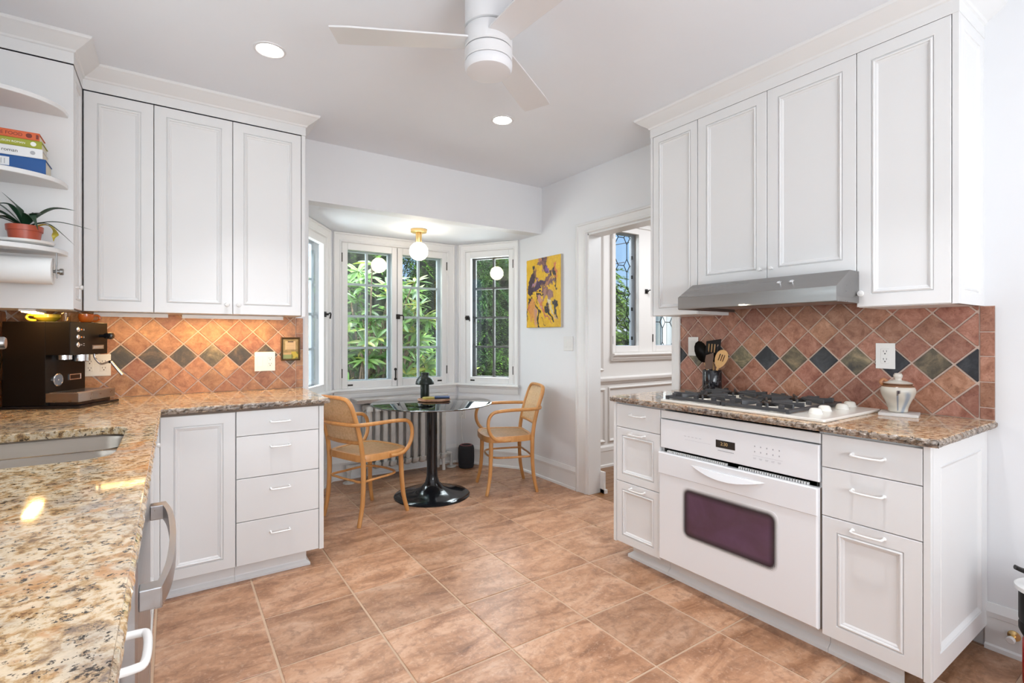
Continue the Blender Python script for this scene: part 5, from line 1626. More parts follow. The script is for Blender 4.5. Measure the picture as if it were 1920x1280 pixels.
PX, PY = -0.508, 2.845
pl = thing('potted_plant', 'strap-leaved plant in red clay-coloured pot on a white saucer', 'plant', (PX, PY, ZS3))
MB().lathe([(0.062, 0), (0.090, 0.010), (0.094, 0.019), (0.090, 0.019), (0.060, 0.006), (0, 0.005)], (PX, PY, ZS3), 36).build('saucer', M['white'], pl, smooth=40)
MB().lathe([(0.042, 0.006), (0.052, 0.060), (0.057, 0.060), (0.0585, 0.082), (0.055, 0.082), (0.048, 0.020), (0, 0.018)], (PX, PY, ZS3), 36).build('pot', M['pot'], pl, smooth=40)
MB().lathe([(0, 0.070), (0.053, 0.070)], (PX, PY, ZS3), 24).build('potting_mix', M['bark'], pl)
def strap(pts, w_, m, par, nm='leaf', up=(0, 0, 1)):
    P = smoothpath(pts, 6)
    n = len(P)
    vs, fs = [], []
    for i, p in enumerate(P):
        t = i / (n - 1)
        d = (P[min(i + 1, n - 1)] - P[max(i - 1, 0)]).normalized()
        s_ = d.cross(Vector(up))
        s_ = s_.normalized() if s_.length > 0.05 else Vector((1, 0, 0))
        u_ = s_.cross(d)
        ww = w_ * (0.55 + 0.9 * t if t < 0.5 else max(0.02, 1.0 - ((t - 0.5) / 0.5) ** 2.2))
        vs += [p - s_ * ww + u_ * ww * 0.35, p, p + s_ * ww + u_ * ww * 0.35]
    for i in range(n - 1):
        for k in range(2): fs.append((3 * i + k, 3 * i + k + 1, 3 * i + 4 + k, 3 * i + 3 + k))
    return MB().add(vs, fs).build(nm, m, par, smooth=60, recalc=False)
zc_ = ZS3 + 0.075
c0 = Vector((PX, PY, zc_))
LV = [((0.10, -0.03, 0.085), (0.165, -0.045, 0.085), 0.013), ((-0.10, 0.01, 0.10), (-0.19, 0.0, 0.13), 0.011), ((-0.10, -0.06, 0.055), (-0.20, -0.08, 0.060), 0.013),
      ((0.03, -0.075, 0.04), (0.055, -0.085, -0.02), 0.016), ((0.12, 0.0, 0.035), (0.215, 0.02, 0.020), 0.006), ((-0.07, -0.08, 0.02), (-0.115, -0.10, -0.035), 0.013),
      ((0.09, -0.05, 0.01), (0.165, -0.060, -0.065), 0.008), ((-0.04, -0.05, 0.08), (-0.075, -0.06, 0.075), 0.010), ((0.045, -0.045, 0.055), (0.020, -0.07, 0.045), 0.012), ((-0.03, 0.04, 0.09), (-0.08, 0.05, 0.15), 0.010), ((-0.12, -0.02, 0.03), (-0.20, -0.03, 0.005), 0.011)]
for (m1, e1, w_) in LV:
    m1, e1 = Vector(m1), Vector(e1)
    strap([c0 + m1 * 0.06, c0 + m1 * 0.5 + Vector((0, 0, 0.012)), c0 + m1, c0 + e1], w_ * 1.2, M['orchid'], pl)
tag(strap([c0 + Vector((0.03, -0.02, 0.0)), c0 + Vector((0.075, -0.04, 0.012)), c0 + Vector((0.100, -0.05, -0.020)), c0 + Vector((0.098, -0.055, -0.055))], 0.014, M['yellowleaf'], pl), 'yellow withered leaf')

RZ, RY = 1.527, 2.842
pt_ = thing('paper_towel_roll', 'white paper towel roll hanging under the lowest rounded shelf', 'paper towel', (-0.55, RY, RZ - 0.056))
def xl(prof, seg=36):
    k = MB()
    k.T = Matrix.Translation((0, RY, RZ)) @ Matrix.Rotation(PI / 2, 4, 'Y')
    return k.lathe(prof, seg=seg)
xl([(0.019, -0.690), (0.055, -0.690), (0.056, -0.686), (0.056, -0.424), (0.055, -0.420), (0.019, -0.420)]).build('roll', M['paper'], pt_, smooth=40)
xl([(0.0185, -0.691), (0.0185, -0.4195), (0.0175, -0.4195), (0.0175, -0.691)]).build('core', M['pages'], pt_, smooth=40)
hh = thing('towel_holder', 'brushed metal towel holder end with round knob beside the roll', 'holder', (-0.40, RY, 1.52))
xl([(0.006, -0.70), (0.006, -0.414), (0.009, -0.412), (0.009, -0.400), (0.0135, -0.398), (0.0135, -0.388), (0.011, -0.386), (0, -0.386)], 20).build('rod', M['steel'], hh, smooth=40)
MB().box(-0.4105, -0.4065, RY - 0.010, RY + 0.010, RZ - 0.028, 1.6055).build('bracket', M['steel'], hh, bevel=0.001)

# ------------------------------------------------------------------ lights
for i, (x, y) in enumerate(CANS[:2]):
    g = thing('recessed_downlight', ['lit recessed ceiling light near the back wall cabinets', 'lit recessed ceiling light beyond the fan, nearer the doorway'][i], 'ceiling light', (x, y, ZC - 0.01))
    MB().lathe([(0.052, -0.002), (0.060, -0.006), (0.068, -0.004), (0.070, -0.0003)], (x, y, ZC), 40, False, False).build('trim_ring', M['fan'], g, smooth=True)
    MB().lathe([(0, -0.0035), (0.053, -0.0035)], (x, y, ZC), 36).build('lens', M['canlens'], g, recalc=False)
# ceiling fan
FX, FY, FZ = 0.981, 1.606, ZC
fan = thing('ceiling_fan', 'white three-blade ceiling fan on a thick round stem', 'ceiling fan', (FX, FY, 2.25))
MB().lathe([(0.082, 2.401), (0.089, 2.405), (0.089, ZC - 0.004), (0.094, ZC - 0.003), (0.094, ZC - 0.0005), (0, ZC - 0.0005)], (FX, FY, 0), 48).build('stem', M['fan'], fan, smooth=35)
MB().lathe([(0, 2.397), (0.086, 2.397), (0.0895, 2.392), (0.0895, 2.330), (0.086, 2.326), (0, 2.326)], (FX, FY, 0), 48).build('rotor', M['fan'], fan, smooth=35)
MB().lathe([(0, 2.322), (0.086, 2.322), (0.0895, 2.318), (0.0895, 2.283), (0.087, 2.280), (0, 2.280)], (FX, FY, 0), 48).build('motor_housing', M['fan'], fan, smooth=35)
MB().lathe([(0, 2.278), (0.086, 2.278), (0.0895, 2.270), (0.0885, 2.254), (0.082, 2.243), (0.070, 2.240), (0, 2.2395)], (FX, FY, 0), 48).build('diffuser', M['opal'], fan, smooth=35)
Fv, Rv = Vector((math.sin(math.radians(34.093)), math.cos(math.radians(34.093)), 0)), Vector((math.cos(math.radians(34.093)), -math.sin(math.radians(34.093)), 0))
for a in (185.5, 68.5, 305.5):
    d = Rv * math.cos(math.radians(a)) + Fv * math.sin(math.radians(a))
    ang = math.atan2(d.y, d.x)
    k = MB()
    k.T = Matrix.Translation((FX, FY, 2.352)) @ Matrix.Rotation(ang, 4, 'Z') @ Matrix.Rotation(math.radians(-6), 4, 'X')
    outl = [(0.076, -0.050), (0.50, -0.068), (0.565, -0.066), (0.568, 0.062), (0.50, 0.066), (0.076, 0.050)]
    k.prism(outl, -0.0035, 0.0035)
    k.build('blade', M['fan'], fan, bevel=0.002)
# bay ceiling globe
GX, GY = 1.741, 3.995
g = thing('ceiling_globe_light', 'lit opal globe on short brass stem over the table', 'ceiling light', (GX, GY, 1.91))
MB().lathe([(0.068, ZB - 0.0005), (0.070, ZB - 0.004), (0.068, ZB - 0.026), (0.064, ZB - 0.028), (0, ZB - 0.028)], (GX, GY, 0), 32).build('ceiling_plate', M['brass'], g, smooth=35)
MB().lathe([(0.024, ZB - 0.029), (0.026, ZB - 0.034), (0.026, 2.058), (0.024, 2.054), (0, 2.054)], (GX, GY, 0), 28).build('stem', M['brass'], g, smooth=35)
k = MB()
k.lathe([(0.078 * math.sin(PI * (i + 0.0001) / 24), -0.078 * math.cos(PI * i / 24)) for i in range(1, 24)], (GX, GY, 1.982), 40)
k.build('globe', M['globe'], g, smooth=True)
# warm strips under the wall cabinets
for (lab, x0, x1, y0, y1) in (('warm light strip under the two-door wall cabinet', 0.05, 0.56, 3.385, 3.425), ('warm light strip under the narrow corner cabinet', -0.33, -0.03, 3.345, 3.370), ('short warm light bar under the end cabinet by the shelves', -0.545, -0.505, 2.99, 3.20)):
    g = thing('under_cabinet_light', lab, 'strip light', ((x0 + x1) / 2, (y0 + y1) / 2, 1.355))
    MB().box(x0 - 0.008, x1 + 0.008, y0 - 0.008, y1 + 0.008, 1.362, 1.3725 if 'end' in lab else 1.3775).build('housing', M['white'], g, bevel=0.002)
    if 'end' not in lab: MB().box(x0 - 0.008, x1 + 0.008, y0 - 0.008, y0 - 0.004, 1.3560, 1.3619).build('lip', M['white'], g)
    MB().box(x0, x1, y0, y1, 1.3585, 1.3618).build('lens', M['strip'], g)

# ------------------------------------------------------------------ painting
pa = thing('abstract_painting', 'unframed yellow abstract canvas with purple and black strokes by the doorway', 'painting', (XR - 0.01, 3.51, 1.335))
frA = Fr((XR, 3.757, 1.335), (0, -1, 0), (-1, 0, 0))
PW, PH = 0.492, 0.618
MB().fbox(frA, 0, PW, 0, PH, 0.001, 0.022).build('canvas', mat('canvas_edge', (0.55, 0.50, 0.42), 0.8), pa)
nx, nz = 210, 264
rs = np.random.RandomState(4)
gx, gz = np.meshgrid(np.linspace(0, 1, nx + 1), np.linspace(0, 1, nz + 1))
def vnoise(sc, seed):
    r = np.random.RandomState(seed)
    g_ = r.rand(sc + 3, sc + 3)
    x, z = gx * sc, gz * sc
    xi, zi = x.astype(int), z.astype(int)
    xf, zf_ = x - xi, z - zi
    xf, zf_ = xf * xf * (3 - 2 * xf), zf_ * zf_ * (3 - 2 * zf_)
    return (g_[zi, xi] * (1 - xf) + g_[zi, xi + 1] * xf) * (1 - zf_) + (g_[zi + 1, xi] * (1 - xf) + g_[zi + 1, xi + 1] * xf) * zf_
wx = gx + (vnoise(9, 1) - 0.5) * 0.10 + (vnoise(30, 2) - 0.5) * 0.05
wz = gz + (vnoise(9, 3) - 0.5) * 0.10 + (vnoise(30, 4) - 0.5) * 0.05
C = np.zeros((nz + 1, nx + 1, 3))
yv = vnoise(14, 5)[..., None]
C[:] = np.array([0.66, 0.37, 0.008]) * (1 - yv) + np.array([0.80, 0.50, 0.015]) * yv
def stroke(p, q, w_, colr, soft=0.6, tail=0.5, seed=0):
    p, q = np.array(p), np.array(q)
    d = q - p
    L2 = d @ d
    t = np.clip(((wx - p[0]) * d[0] + (wz - p[1]) * d[1]) / L2, 0, 1)
    dist = np.hypot(wx - p[0] - t * d[0], (wz - p[1] - t * d[1]) * 1.25)
    streak = 0.5 * vnoise(45, 20 + seed) + 0.5 * vnoise(90, 120 + seed)
    ww = w_ * (1 - tail * t) * (0.55 + 0.9 * streak)
    ww = ww * 0.82
    a = np.clip((ww - dist) / (w_ * 0.18), 0, 1)[..., None]
    global C
    C = C * (1 - a) + np.array(colr) * a
PUR, BLK, ORG, PNK, MAU, CRM = (0.042, 0.014, 0.032), (0.022, 0.014, 0.016), (0.60, 0.18, 0.06), (0.52, 0.25, 0.20), (0.19, 0.085, 0.075), (0.66, 0.58, 0.36)
S = [((0.42, 0.96), (0.60, 0.86), 0.12, (0.40, 0.17, 0.13)), ((0.55, 0.92), (0.62, 0.80), 0.09, PUR), ((0.35, 0.90), (0.62, 0.93), 0.05, MAU), ((0.60, 0.86), (0.66, 0.78), 0.06, (0.20, 0.09, 0.28)),
     ((0.10, 0.55), (0.25, 0.82), 0.12, PUR), ((0.18, 0.90), (0.28, 0.70), 0.035, BLK), ((0.28, 0.82), (0.32, 0.62), 0.05, MAU), ((0.20, 0.62), (0.35, 0.66), 0.05, (0.40, 0.20, 0.28)), ((0.05, 0.53), (0.55, 0.60), 0.08, PUR), ((0.30, 0.57), (0.62, 0.64), 0.07, (0.055, 0.02, 0.065)),
     ((0.62, 0.66), (0.85, 0.85), 0.09, MAU), ((0.70, 0.60), (0.88, 0.62), 0.08, (0.16, 0.08, 0.09)), ((0.84, 0.90), (0.90, 0.62), 0.06, ORG), ((0.82, 0.85), (0.92, 0.55), 0.04, BLK), ((0.70, 0.82), (0.78, 0.70), 0.04, BLK), ((0.60, 0.58), (0.86, 0.70), 0.035, (0.42, 0.17, 0.09)),
     ((0.52, 0.52), (0.75, 0.44), 0.11, MAU), ((0.56, 0.50), (0.50, 0.36), 0.09, (0.34, 0.17, 0.13)), ((0.36, 0.44), (0.60, 0.18), 0.07, PNK), ((0.48, 0.34), (0.60, 0.20), 0.05, ORG), ((0.70, 0.46), (0.62, 0.26), 0.07, (0.30, 0.16, 0.15)), ((0.66, 0.36), (0.86, 0.10), 0.05, CRM), ((0.62, 0.28), (0.78, 0.06), 0.05, BLK), ((0.84, 0.34), (0.94, 0.10), 0.06, BLK), ((0.80, 0.20), (0.92, 0.08), 0.05, (0.55, 0.36, 0.25)),
     ((0.10, 0.42), (0.02, 0.10), 0.03, BLK), ((0.08, 0.42), (0.40, 0.20), 0.05, BLK), ((0.36, 0.22), (0.34, 0.0), 0.035, BLK), ((0.16, 0.34), (0.22, 0.06), 0.10, (0.64, 0.28, 0.06)), ((0.24, 0.22), (0.28, 0.02), 0.07, (0.60, 0.30, 0.16)), ((0.26, 0.24), (0.32, 0.05), 0.03, PNK), ((0.10, 0.32), (0.14, 0.24), 0.05, ORG), ((0.34, 0.48), (0.36, 0.30), 0.03, BLK), ((0.34, 0.50), (0.52, 0.44), 0.03, BLK), ((0.56, 0.20), (0.72, 0.05), 0.035, (0.50, 0.16, 0.08)), ((0.46, 0.10), (0.56, 0.06), 0.015, BLK), ((0.10, 0.52), (0.22, 0.46), 0.012, BLK)]
for i, (p, q, w_, cc) in enumerate(S): stroke(p, q, w_, cc, seed=i)
Dn = vnoise(60, 70) * 0.0025 + vnoise(25, 71) * 0.002
k = MB()
vs = [frA.P(PW * i / nx, PH * j / nz, 0.0225 + (Dn[j, i] if 0 < i < nx and 0 < j < nz else -0.001)) for j in range(nz + 1) for i in range(nx + 1)]
k.add(vs, [(j * (nx + 1) + i, j * (nx + 1) + i + 1, (j + 1) * (nx + 1) + i + 1, (j + 1) * (nx + 1) + i) for j in range(nz) for i in range(nx)])
po = k.build('paint_surface', M['painting'], pa, recalc=False)
a_ = po.data.color_attributes.new('paint', 'FLOAT_COLOR', 'POINT')
buf = np.ones(((nx + 1) * (nz + 1), 4), dtype=np.float32)
buf[:, :3] = C.reshape(-1, 3)
a_.data.foreach_set('color', buf.ravel())

# ------------------------------------------------------------------ table and what stands on it
TX, TY = 1.700, 3.640
tb = thing('pedestal_table', 'round smoked-glass table on black tulip pedestal', 'table', (TX, TY, 0))
MB().lathe([(0.296, 0), (0.297, 0.006), (0.290, 0.012), (0.22, 0.022), (0.15, 0.038), (0.09, 0.066), (0.056, 0.105), (0.044, 0.150), (0.041, 0.22), (0.041, 0.712), (0, 0.712)], (TX, TY, 0), 56).build('pedestal', M['black'], tb, smooth=40)
b = MB()
for a in range(4):
    t = math.radians(90 * a + 20)
    b.tube([(TX, TY, 0.714), (TX + 0.20 * math.cos(t), TY + 0.20 * math.sin(t), 0.716)], [0.016, 0.007], 8)
b.lathe([(0.06, 0.705), (0.06, 0.7225), (0, 0.7225)], (TX, TY, 0), 24)
b.build('top_support', M['blackmat'], tb, smooth=35)
MB().lathe([(0, 0.723), (0.466, 0.723), (0.472, 0.726), (0.473, 0.7295), (0.472, 0.733), (0.466, 0.735), (0, 0.735)], (TX, TY, 0), 80).build('glass_top', M['tableglass'], tb, smooth=30)
ZTB = 0.7352
QX, QY = 1.745, 3.700
tr = MB()
tr.T = Matrix.Translation((QX, QY, ZTB)) @ Matrix.Rotation(math.radians(-34), 4, 'Z') @ Matrix.Diagonal((1.0, 0.78, 1, 1))
tr.lathe([(0.120, 0), (0.131, 0.004), (0.134, 0.012), (0.132, 0.018), (0.127, 0.019), (0, 0.019)], seg=48)
tag(tr.build('wooden_tray', M['walnut'], smooth=35), 'low oval wooden tray in the middle of the glass table', 'tray')
ZTR = ZTB + 0.0195
LX, LY = 1.705, 3.790
lm = thing('table_lamp', 'small dark green mushroom-shaped table lamp on the glass table', 'lamp', (LX, LY, ZTB))
MB().lathe([(0.034, 0), (0.0355, 0.003), (0.0355, 0.138), (0.0345, 0.141), (0, 0.141)], (LX, LY, ZTB), 36).build('base', M['lampgreen'], lm, smooth=40)
k = MB()
prf = [(0.0745, 0.130), (0.0755, 0.133), (0.073, 0.152), (0.064, 0.174), (0.050, 0.189), (0.037, 0.197), (0.034, 0.203), (0.0345, 0.216), (0.0355, 0.221), (0.0335, 0.224)]
k.lathe(prf + [(0.030, 0.222), (0.030, 0.203), (0.034, 0.194), (0.048, 0.186), (0.062, 0.171), (0.071, 0.151), (0.073, 0.131)], (LX, LY, ZTB), 44, closed=True)
k.build('shade', M['lampgreen'], lm, smooth=50)
k = MB()
k.lathe([(0.052, 0), (0.053, 0.004), (0.053, 0.010), (0.051, 0.013), (0, 0.013)], (1.700, 3.700, ZTR), 36)
tag(k.build('felt_coaster', M['mustard'], smooth=35), 'round mustard coaster on the wooden tray', 'coaster')
for i, (rz, z, dx) in enumerate(((-18, 0.0, 0.0), (-30, 0.0085, 0.006))):
    b = MB()
    b.T = Matrix.Translation((1.795 + dx, 3.667, ZTR + z)) @ Matrix.Rotation(math.radians(rz), 4, 'Z')
    b.box(-0.060, 0.060, -0.042, 0.042, 0, 0.008)
    tag(b.build('notebook', [M['blackmat'], M['navy']][i], bevel=0.001), ['black notebook under the navy one on the wooden tray', 'navy blue notebook lying on the black one on the tray'][i], 'notebook')

# ------------------------------------------------------------------ bentwood chairs
def make_chair(label, loc, rz):
    g = thing('cane_armchair', label, 'chair', loc, rz, group='bentwood cane armchairs at the glass table')
    W0 = wmat(g)
    def B(): 
        m = MB()
        m.T = W0
        return m
    SZ = 0.462
    # back loop: rises from the seat, leans back, round top corners
    bl = [(-0.172, 0.188, 0.30), (-0.176, 0.187, 0.44), (-0.192, 0.185, 0.56), (-0.222, 0.184, 0.68), (-0.254, 0.182, 0.775), (-0.268, 0.172, 0.815), (-0.276, 0.145, 0.838), (-0.280, 0.09, 0.846), (-0.282, 0.0, 0.848)]
    full_ = bl + [(x, -y, z) for x, y, z in bl[-2::-1]]
    B().tube(smoothpath(full_, 5), 0.0165, 10, up=(1, 0, 0.25), flat=0.78).build('back_frame', M['beech'], g, smooth=50)
    br = [(-0.192, 0.178, 0.548), (-0.206, 0.09, 0.546), (-0.210, 0, 0.545), (-0.206, -0.09, 0.546), (-0.192, -0.178, 0.548)]
    B().tube(smoothpath(br, 5), 0.013, 8, up=(0, 0, 1), flat=0.8).build('back_rail', M['beech'], g, smooth=50)
    for sy in (1, -1):
        B().tube(smoothpath([(-0.172, 0.188 * sy, 0.44), (-0.172, 0.189 * sy, 0.30), (-0.182, 0.191 * sy, 0.14), (-0.212, 0.194 * sy, 0.0)], 5), [0.0165] * 6 + [0.0155] * 5 + [0.0145] * 4 + [0.0135], 10).build('leg', M['beech'], g, smooth=50)
        B().tube(smoothpath([(0.165, 0.172 * sy, 0.430), (0.168, 0.176 * sy, 0.28), (0.178, 0.184 * sy, 0.13), (0.206, 0.198 * sy, 0.0)], 5), [0.0175] * 6 + [0.016] * 5 + [0.0145] * 4 + [0.0135], 10).build('leg', M['beech'], g, smooth=50)
    # seat frame ring
    so = [(-0.180, -0.165), (-0.10, -0.205), (0.02, -0.222), (0.13, -0.222), (0.195, -0.190), (0.220, -0.10), (0.226, 0), (0.220, 0.10), (0.195, 0.190), (0.13, 0.222), (0.02, 0.222), (-0.10, 0.205), (-0.180, 0.165), (-0.188, 0.08), (-0.190, 0), (-0.188, -0.08)]
    so = [(p.x, p.y) for p in smoothpath([(x, y, 0) for x, y in so], 4, True)]
    si = [(x * 0.865 + 0.003, y * 0.865) for x, y in so]
    n = len(so)
    b = B()
    vs = [(*p, SZ - 0.045) for p in so] + [(*p, SZ - 0.006) for p in so] + [(p[0] * 0.985, p[1] * 0.985, SZ) for p in so] + [(*p, SZ) for p in si] + [(*p, SZ - 0.045) for p in si]
    fs = [(k * n + i, k * n + (i + 1) % n, ((k + 1) % 5) * n + (i + 1) % n, ((k + 1) % 5) * n + i) for k in range(5) for i in range(n)]
    b.add(vs, fs)
    b.build('seat_frame', M['beech'], g, smooth=45)
    # arm: one bent rod round the back
    ar = [(0.02, 0.232, 0.436), (0.09, 0.236, 0.434), (0.150, 0.240, 0.452), (0.190, 0.244, 0.500), (0.205, 0.247, 0.560), (0.195, 0.248, 0.620), (0.160, 0.248, 0.657), (0.100, 0.246, 0.668), (0.0, 0.240, 0.672), (-0.12, 0.228, 0.672), (-0.205, 0.206, 0.672), (-0.248, 0.160, 0.673), (-0.268, 0.08, 0.674), (-0.274, 0.0, 0.674)]
    fa = ar + [(x, -y, z) for x, y, z in ar[-2::-1]]
    B().tube(smoothpath(fa, 5), 0.0135, 10).build('armrest', M['beech'], g, smooth=50)
    # hoop stretcher
    hp = [(-0.172, 0.165), (-0.05, 0.172), (0.09, 0.166), (0.150, 0.120), (0.168, 0.0), (0.150, -0.120), (0.09, -0.166), (-0.05, -0.172), (-0.172, -0.165), (-0.182, -0.08), (-0.186, 0), (-0.182, 0.08)]
    B().tube(smoothpath([(x, y, 0.285) for x, y in hp], 4, True), 0.0085, 8, closed=True).build('stretcher', M['beech'], g, smooth=50)
    # cane
    def weave(S, nu, nv, wd, inside, ns=28):
        b = B()
        def ribbon(f):
            pts = [f(i / ns) for i in range(ns + 1)]
            run = []
            for p in pts + [None]:
                if p is not None and inside(*p): run.append(p)
                else:
                    if len(run) > 1:
                        vs = []
                        P3 = [S(*q) for q in run]
                        for i, q in enumerate(P3):
                            d = (P3[min(i + 1, len(P3) - 1)] - P3[max(i - 1, 0)]).normalized()
                            e1, e2 = S(run[i][0] + 0.01, run[i][1]) - q, S(run[i][0], run[i][1] + 0.01) - q
                            nn = e1.cross(e2).normalized()
                            s_ = d.cross(nn).normalized() * wd / 2
                            vs += [q - s_, q + s_]
                        b.add(vs, [(2 * i, 2 * i + 1, 2 * i + 3, 2 * i + 2) for i in range(len(P3) - 1)])
                    run = []
        for k in range(nu + 1): ribbon(lambda t, k=k: (k / nu, t))
        for k in range(nv + 1): ribbon(lambda t, k=k: (t, k / nv))
        nd = nu
        for k in range(-nd, nd * 2 + 1, 1):
            ribbon(lambda t, k=k: (t, k / nd + t))
            ribbon(lambda t, k=k: (t, k / nd - t))
        return b
    def seatS(u, v): return Vector((-0.172 + 0.375 * u, -0.200 + 0.40 * v, SZ - 0.004))
    def in_seat(u, v):
        if not (0 <= u <= 1 and 0 <= v <= 1): return False
        x, y = -0.172 + 0.375 * u, -0.200 + 0.40 * v
        # inside the opening of the ring
        c = False
        j = n - 1
        for i in range(n):
            (xi, yi), (xj, yj) = si[i], si[j]
            if (yi > y) != (yj > y) and x < (xj - xi) * (y - yi) / (yj - yi) + xi: c = not c
            j = i
        return c or False
    tag(weave(seatS, 30, 32, 0.0066, in_seat).build('cane_seat', M['cane'], g, recalc=False), kind='stuff')
    def backS(u, v):
        z = 0.552 + 0.286 * v
        yy = -0.170 + 0.340 * u
        xb = np.interp(z, [0.44, 0.56, 0.68, 0.775, 0.815, 0.84], [-0.176, -0.192, -0.222, -0.254, -0.268, -0.278])
        return Vector((xb - 0.016 * (1 - (yy / 0.17) ** 2) * (1 - v * 0.6), yy, z))
    def in_back(u, v):
        if not (0 <= u <= 1 and 0 <= v <= 1): return False
        return not (v > 0.86 and abs(u - 0.5) > 0.5 - (1 - (v - 0.86) / 0.14) ** 0.5 * 0.0 - 0.0 and (abs(u - 0.5) - 0.38) / 0.12 + (v - 0.86) / 0.14 > 1.2)
    tag(weave(backS, 27, 23, 0.0062, in_back).build('cane_back', M['cane'], g, recalc=False), kind='stuff')
    return g
ch1 = make_chair('bentwood armchair with cane seat and back, beside the drawer cabinet', (1.140, 3.530, 0.001), math.radians(20))
ch2 = copy_tree(ch1)
ch2.location = (2.300, 3.490, 0.001)
ch2.rotation_euler = (0, 0, math.radians(161))
ch2['label'] = 'bentwood armchair with cane seat and back, against the wall under the painting'

# ------------------------------------------------------------------ radiator, speaker
RX0, RX1, RYc = 1.372, 2.150, 4.335
ra = thing('cast_iron_radiator', 'worn white cast-iron column radiator under the bay window', 'radiator', (1.76, RYc, 0))
ns_ = 11
pitch = (RX1 - RX0) / ns_
def section():
    b = MB()
    for yy in (-0.060, 0.0, 0.060):
        b.tube([(0, yy, 0.155), (0, yy, 0.175), (0, yy, 0.585), (0, yy, 0.610)], [0.018, 0.024, 0.024, 0.018], 10, flat=0.72, up=(1, 0, 0))
    for zz, s_ in ((0.135, 1), (0.625, -1)):
        b.tube(smoothpath([(0, -0.068, zz + 0.022 * s_), (0, -0.058, zz - 0.006 * s_), (0, 0, zz - 0.018 * s_), (0, 0.058, zz - 0.006 * s_), (0, 0.068, zz + 0.022 * s_)], 4), 0.030, 10, flat=0.85, up=(1, 0, 0))
    return b
sb = section()
sb.T = None
me0 = None
for i in range(ns_):
    x = RX0 + pitch * (i + 0.5)
    if me0 is None:
        k = MB()
        k.T = Matrix.Translation((x, RYc, 0))
        k.add(sb.v, sb.f)
        so_ = k.build('section', M['radiator'], ra, smooth=50)
        me0 = so_.data
        x_first = x
    else:
        child('section', me0, ra, (x - x_first, 0, 0))
for xx in (RX0 + pitch * 0.5, RX1 - pitch * 0.5):
    for yy in (-0.055, 0.055):
        MB().tube([(xx, RYc + yy, 0.12), (xx, RYc + yy * 1.1, 0.06), (xx, RYc + yy * 1.15, 0.0)], [0.020, 0.015, 0.018], 10).build('foot', M['radiator'], ra, smooth=50)
MB().tube([(RX0, RYc, 0.135), (RX1, RYc, 0.135)], 0.018, 10).build('header', M['radiator'], ra, smooth=50)
MB().tube([(RX0, RYc, 0.625), (RX1, RYc, 0.625)], 0.018, 10).build('header', M['radiator'], ra, smooth=50)
b = MB()
b.tube(smoothpath([(RX0 + 0.01, RYc, 0.135), (RX0 - 0.05, RYc, 0.135), (RX0 - 0.115, RYc, 0.130), (RX0 - 0.125, RYc, 0.10), (RX0 - 0.125, RYc, 0.004)], 4), 0.017, 10)
b.lathe([(0.050, 0.0), (0.048, 0.008), (0.022, 0.016)], (RX0 - 0.125, RYc, 0), 24)
b.tube([(RX0 - 0.125, RYc, 0.095), (RX0 - 0.125, RYc, 0.15)], [0.024, 0.022], 12)
b.build('valve_pipe', M['radiator'], ra, smooth=40)
b = MB()
b.tube(smoothpath([(RX1 - 0.01, RYc, 0.135), (RX1 + 0.05, RYc, 0.135), (RX1 + 0.075, RYc, 0.12), (RX1 + 0.075, RYc, 0.004)], 4), 0.015, 10)
b.lathe([(0.046, 0.0), (0.044, 0.008), (0.020, 0.016)], (RX1 + 0.075, RYc, 0), 24)
b.tube([(RX1 + 0.02, RYc, 0.135), (RX1 + 0.055, RYc, 0.135)], 0.022, 8)
b.build('return_pipe', M['radiator'], ra, smooth=40)
b = MB()
b.box(1.295, 2.160, 4.262, 4.455, 0.678, 0.711)
tag(b.build('radiator_shelf', M['marble'], bevel=0.003), 'weathered grey board lying across the top of the radiator', 'shelf board')
sp = thing('smart_speaker', 'black cylindrical speaker with red rim on the floor by the radiator', 'speaker', (2.335, 4.235, 0))
MB().lathe([(0.060, 0.001), (0.070, 0.004), (0.075, 0.022), (0.075, 0.030), (0.0735, 0.032), (0.0735, 0.038), (0.076, 0.040), (0.078, 0.10), (0.076, 0.185), (0.070, 0.207), (0.062, 0.214), (0, 0.214)], (2.335, 4.235, 0), 44).build('body', mat('speaker_fabric', (0.010, 0.010, 0.013), 0.8), sp, smooth=35)
MB().lathe([(0.046, 0.2142), (0.058, 0.2152), (0.061, 0.2142), (0.058, 0.2172), (0.046, 0.2172)], (2.335, 4.235, 0), 44, closed=True).build('rim_ring', mat('red_ring', (0.16, 0.012, 0.02), 0.4), sp, smooth=35)

# red and black canister at the wall, frame edge
kx, ky = 2.548, 0.402
rc = thing('fire_extinguisher', 'red canister with black collar and pale ring on the floor by the wall', 'fire extinguisher', (kx, ky, 0))
MB().lathe([(0.055, 0.001), (0.062, 0.006), (0.064, 0.02), (0.064, 0.165), (0.058, 0.185), (0, 0.19)], (kx, ky, 0), 36).build('cylinder', M['red'], rc, smooth=40)
MB().lathe([(0.062, 0.178), (0.068, 0.190), (0.074, 0.205), (0.074, 0.225), (0.070, 0.232), (0.074, 0.240), (0.074, 0.335), (0.070, 0.345), (0, 0.346)], (kx, ky, 0), 36).build('collar', M['blackmat'], rc, smooth=35)
MB().lathe([(0.060, 0.346), (0.084, 0.347), (0.085, 0.362), (0.080, 0.366), (0, 0.366)], (kx, ky, 0), 36).build('ring', M['white'], rc, smooth=35)
b = MB()
b.tube([(kx, ky, 0.366), (kx, ky, 0.42)], [0.022, 0.016], 12)
b.tube(smoothpath([(kx + 0.03, ky - 0.03, 0.430), (kx, ky, 0.425), (kx - 0.03, ky + 0.045, 0.415), (kx - 0.045, ky + 0.075, 0.425)], 4), 0.008, 8, flat=1.8)
b.build('lever', M['blackmat'], rc, smooth=40)
b = MB()
b.T = Matrix.Translation((2.716, 0.520, 0.085)) @ Matrix.Rotation(-PI / 2, 4, 'Y')
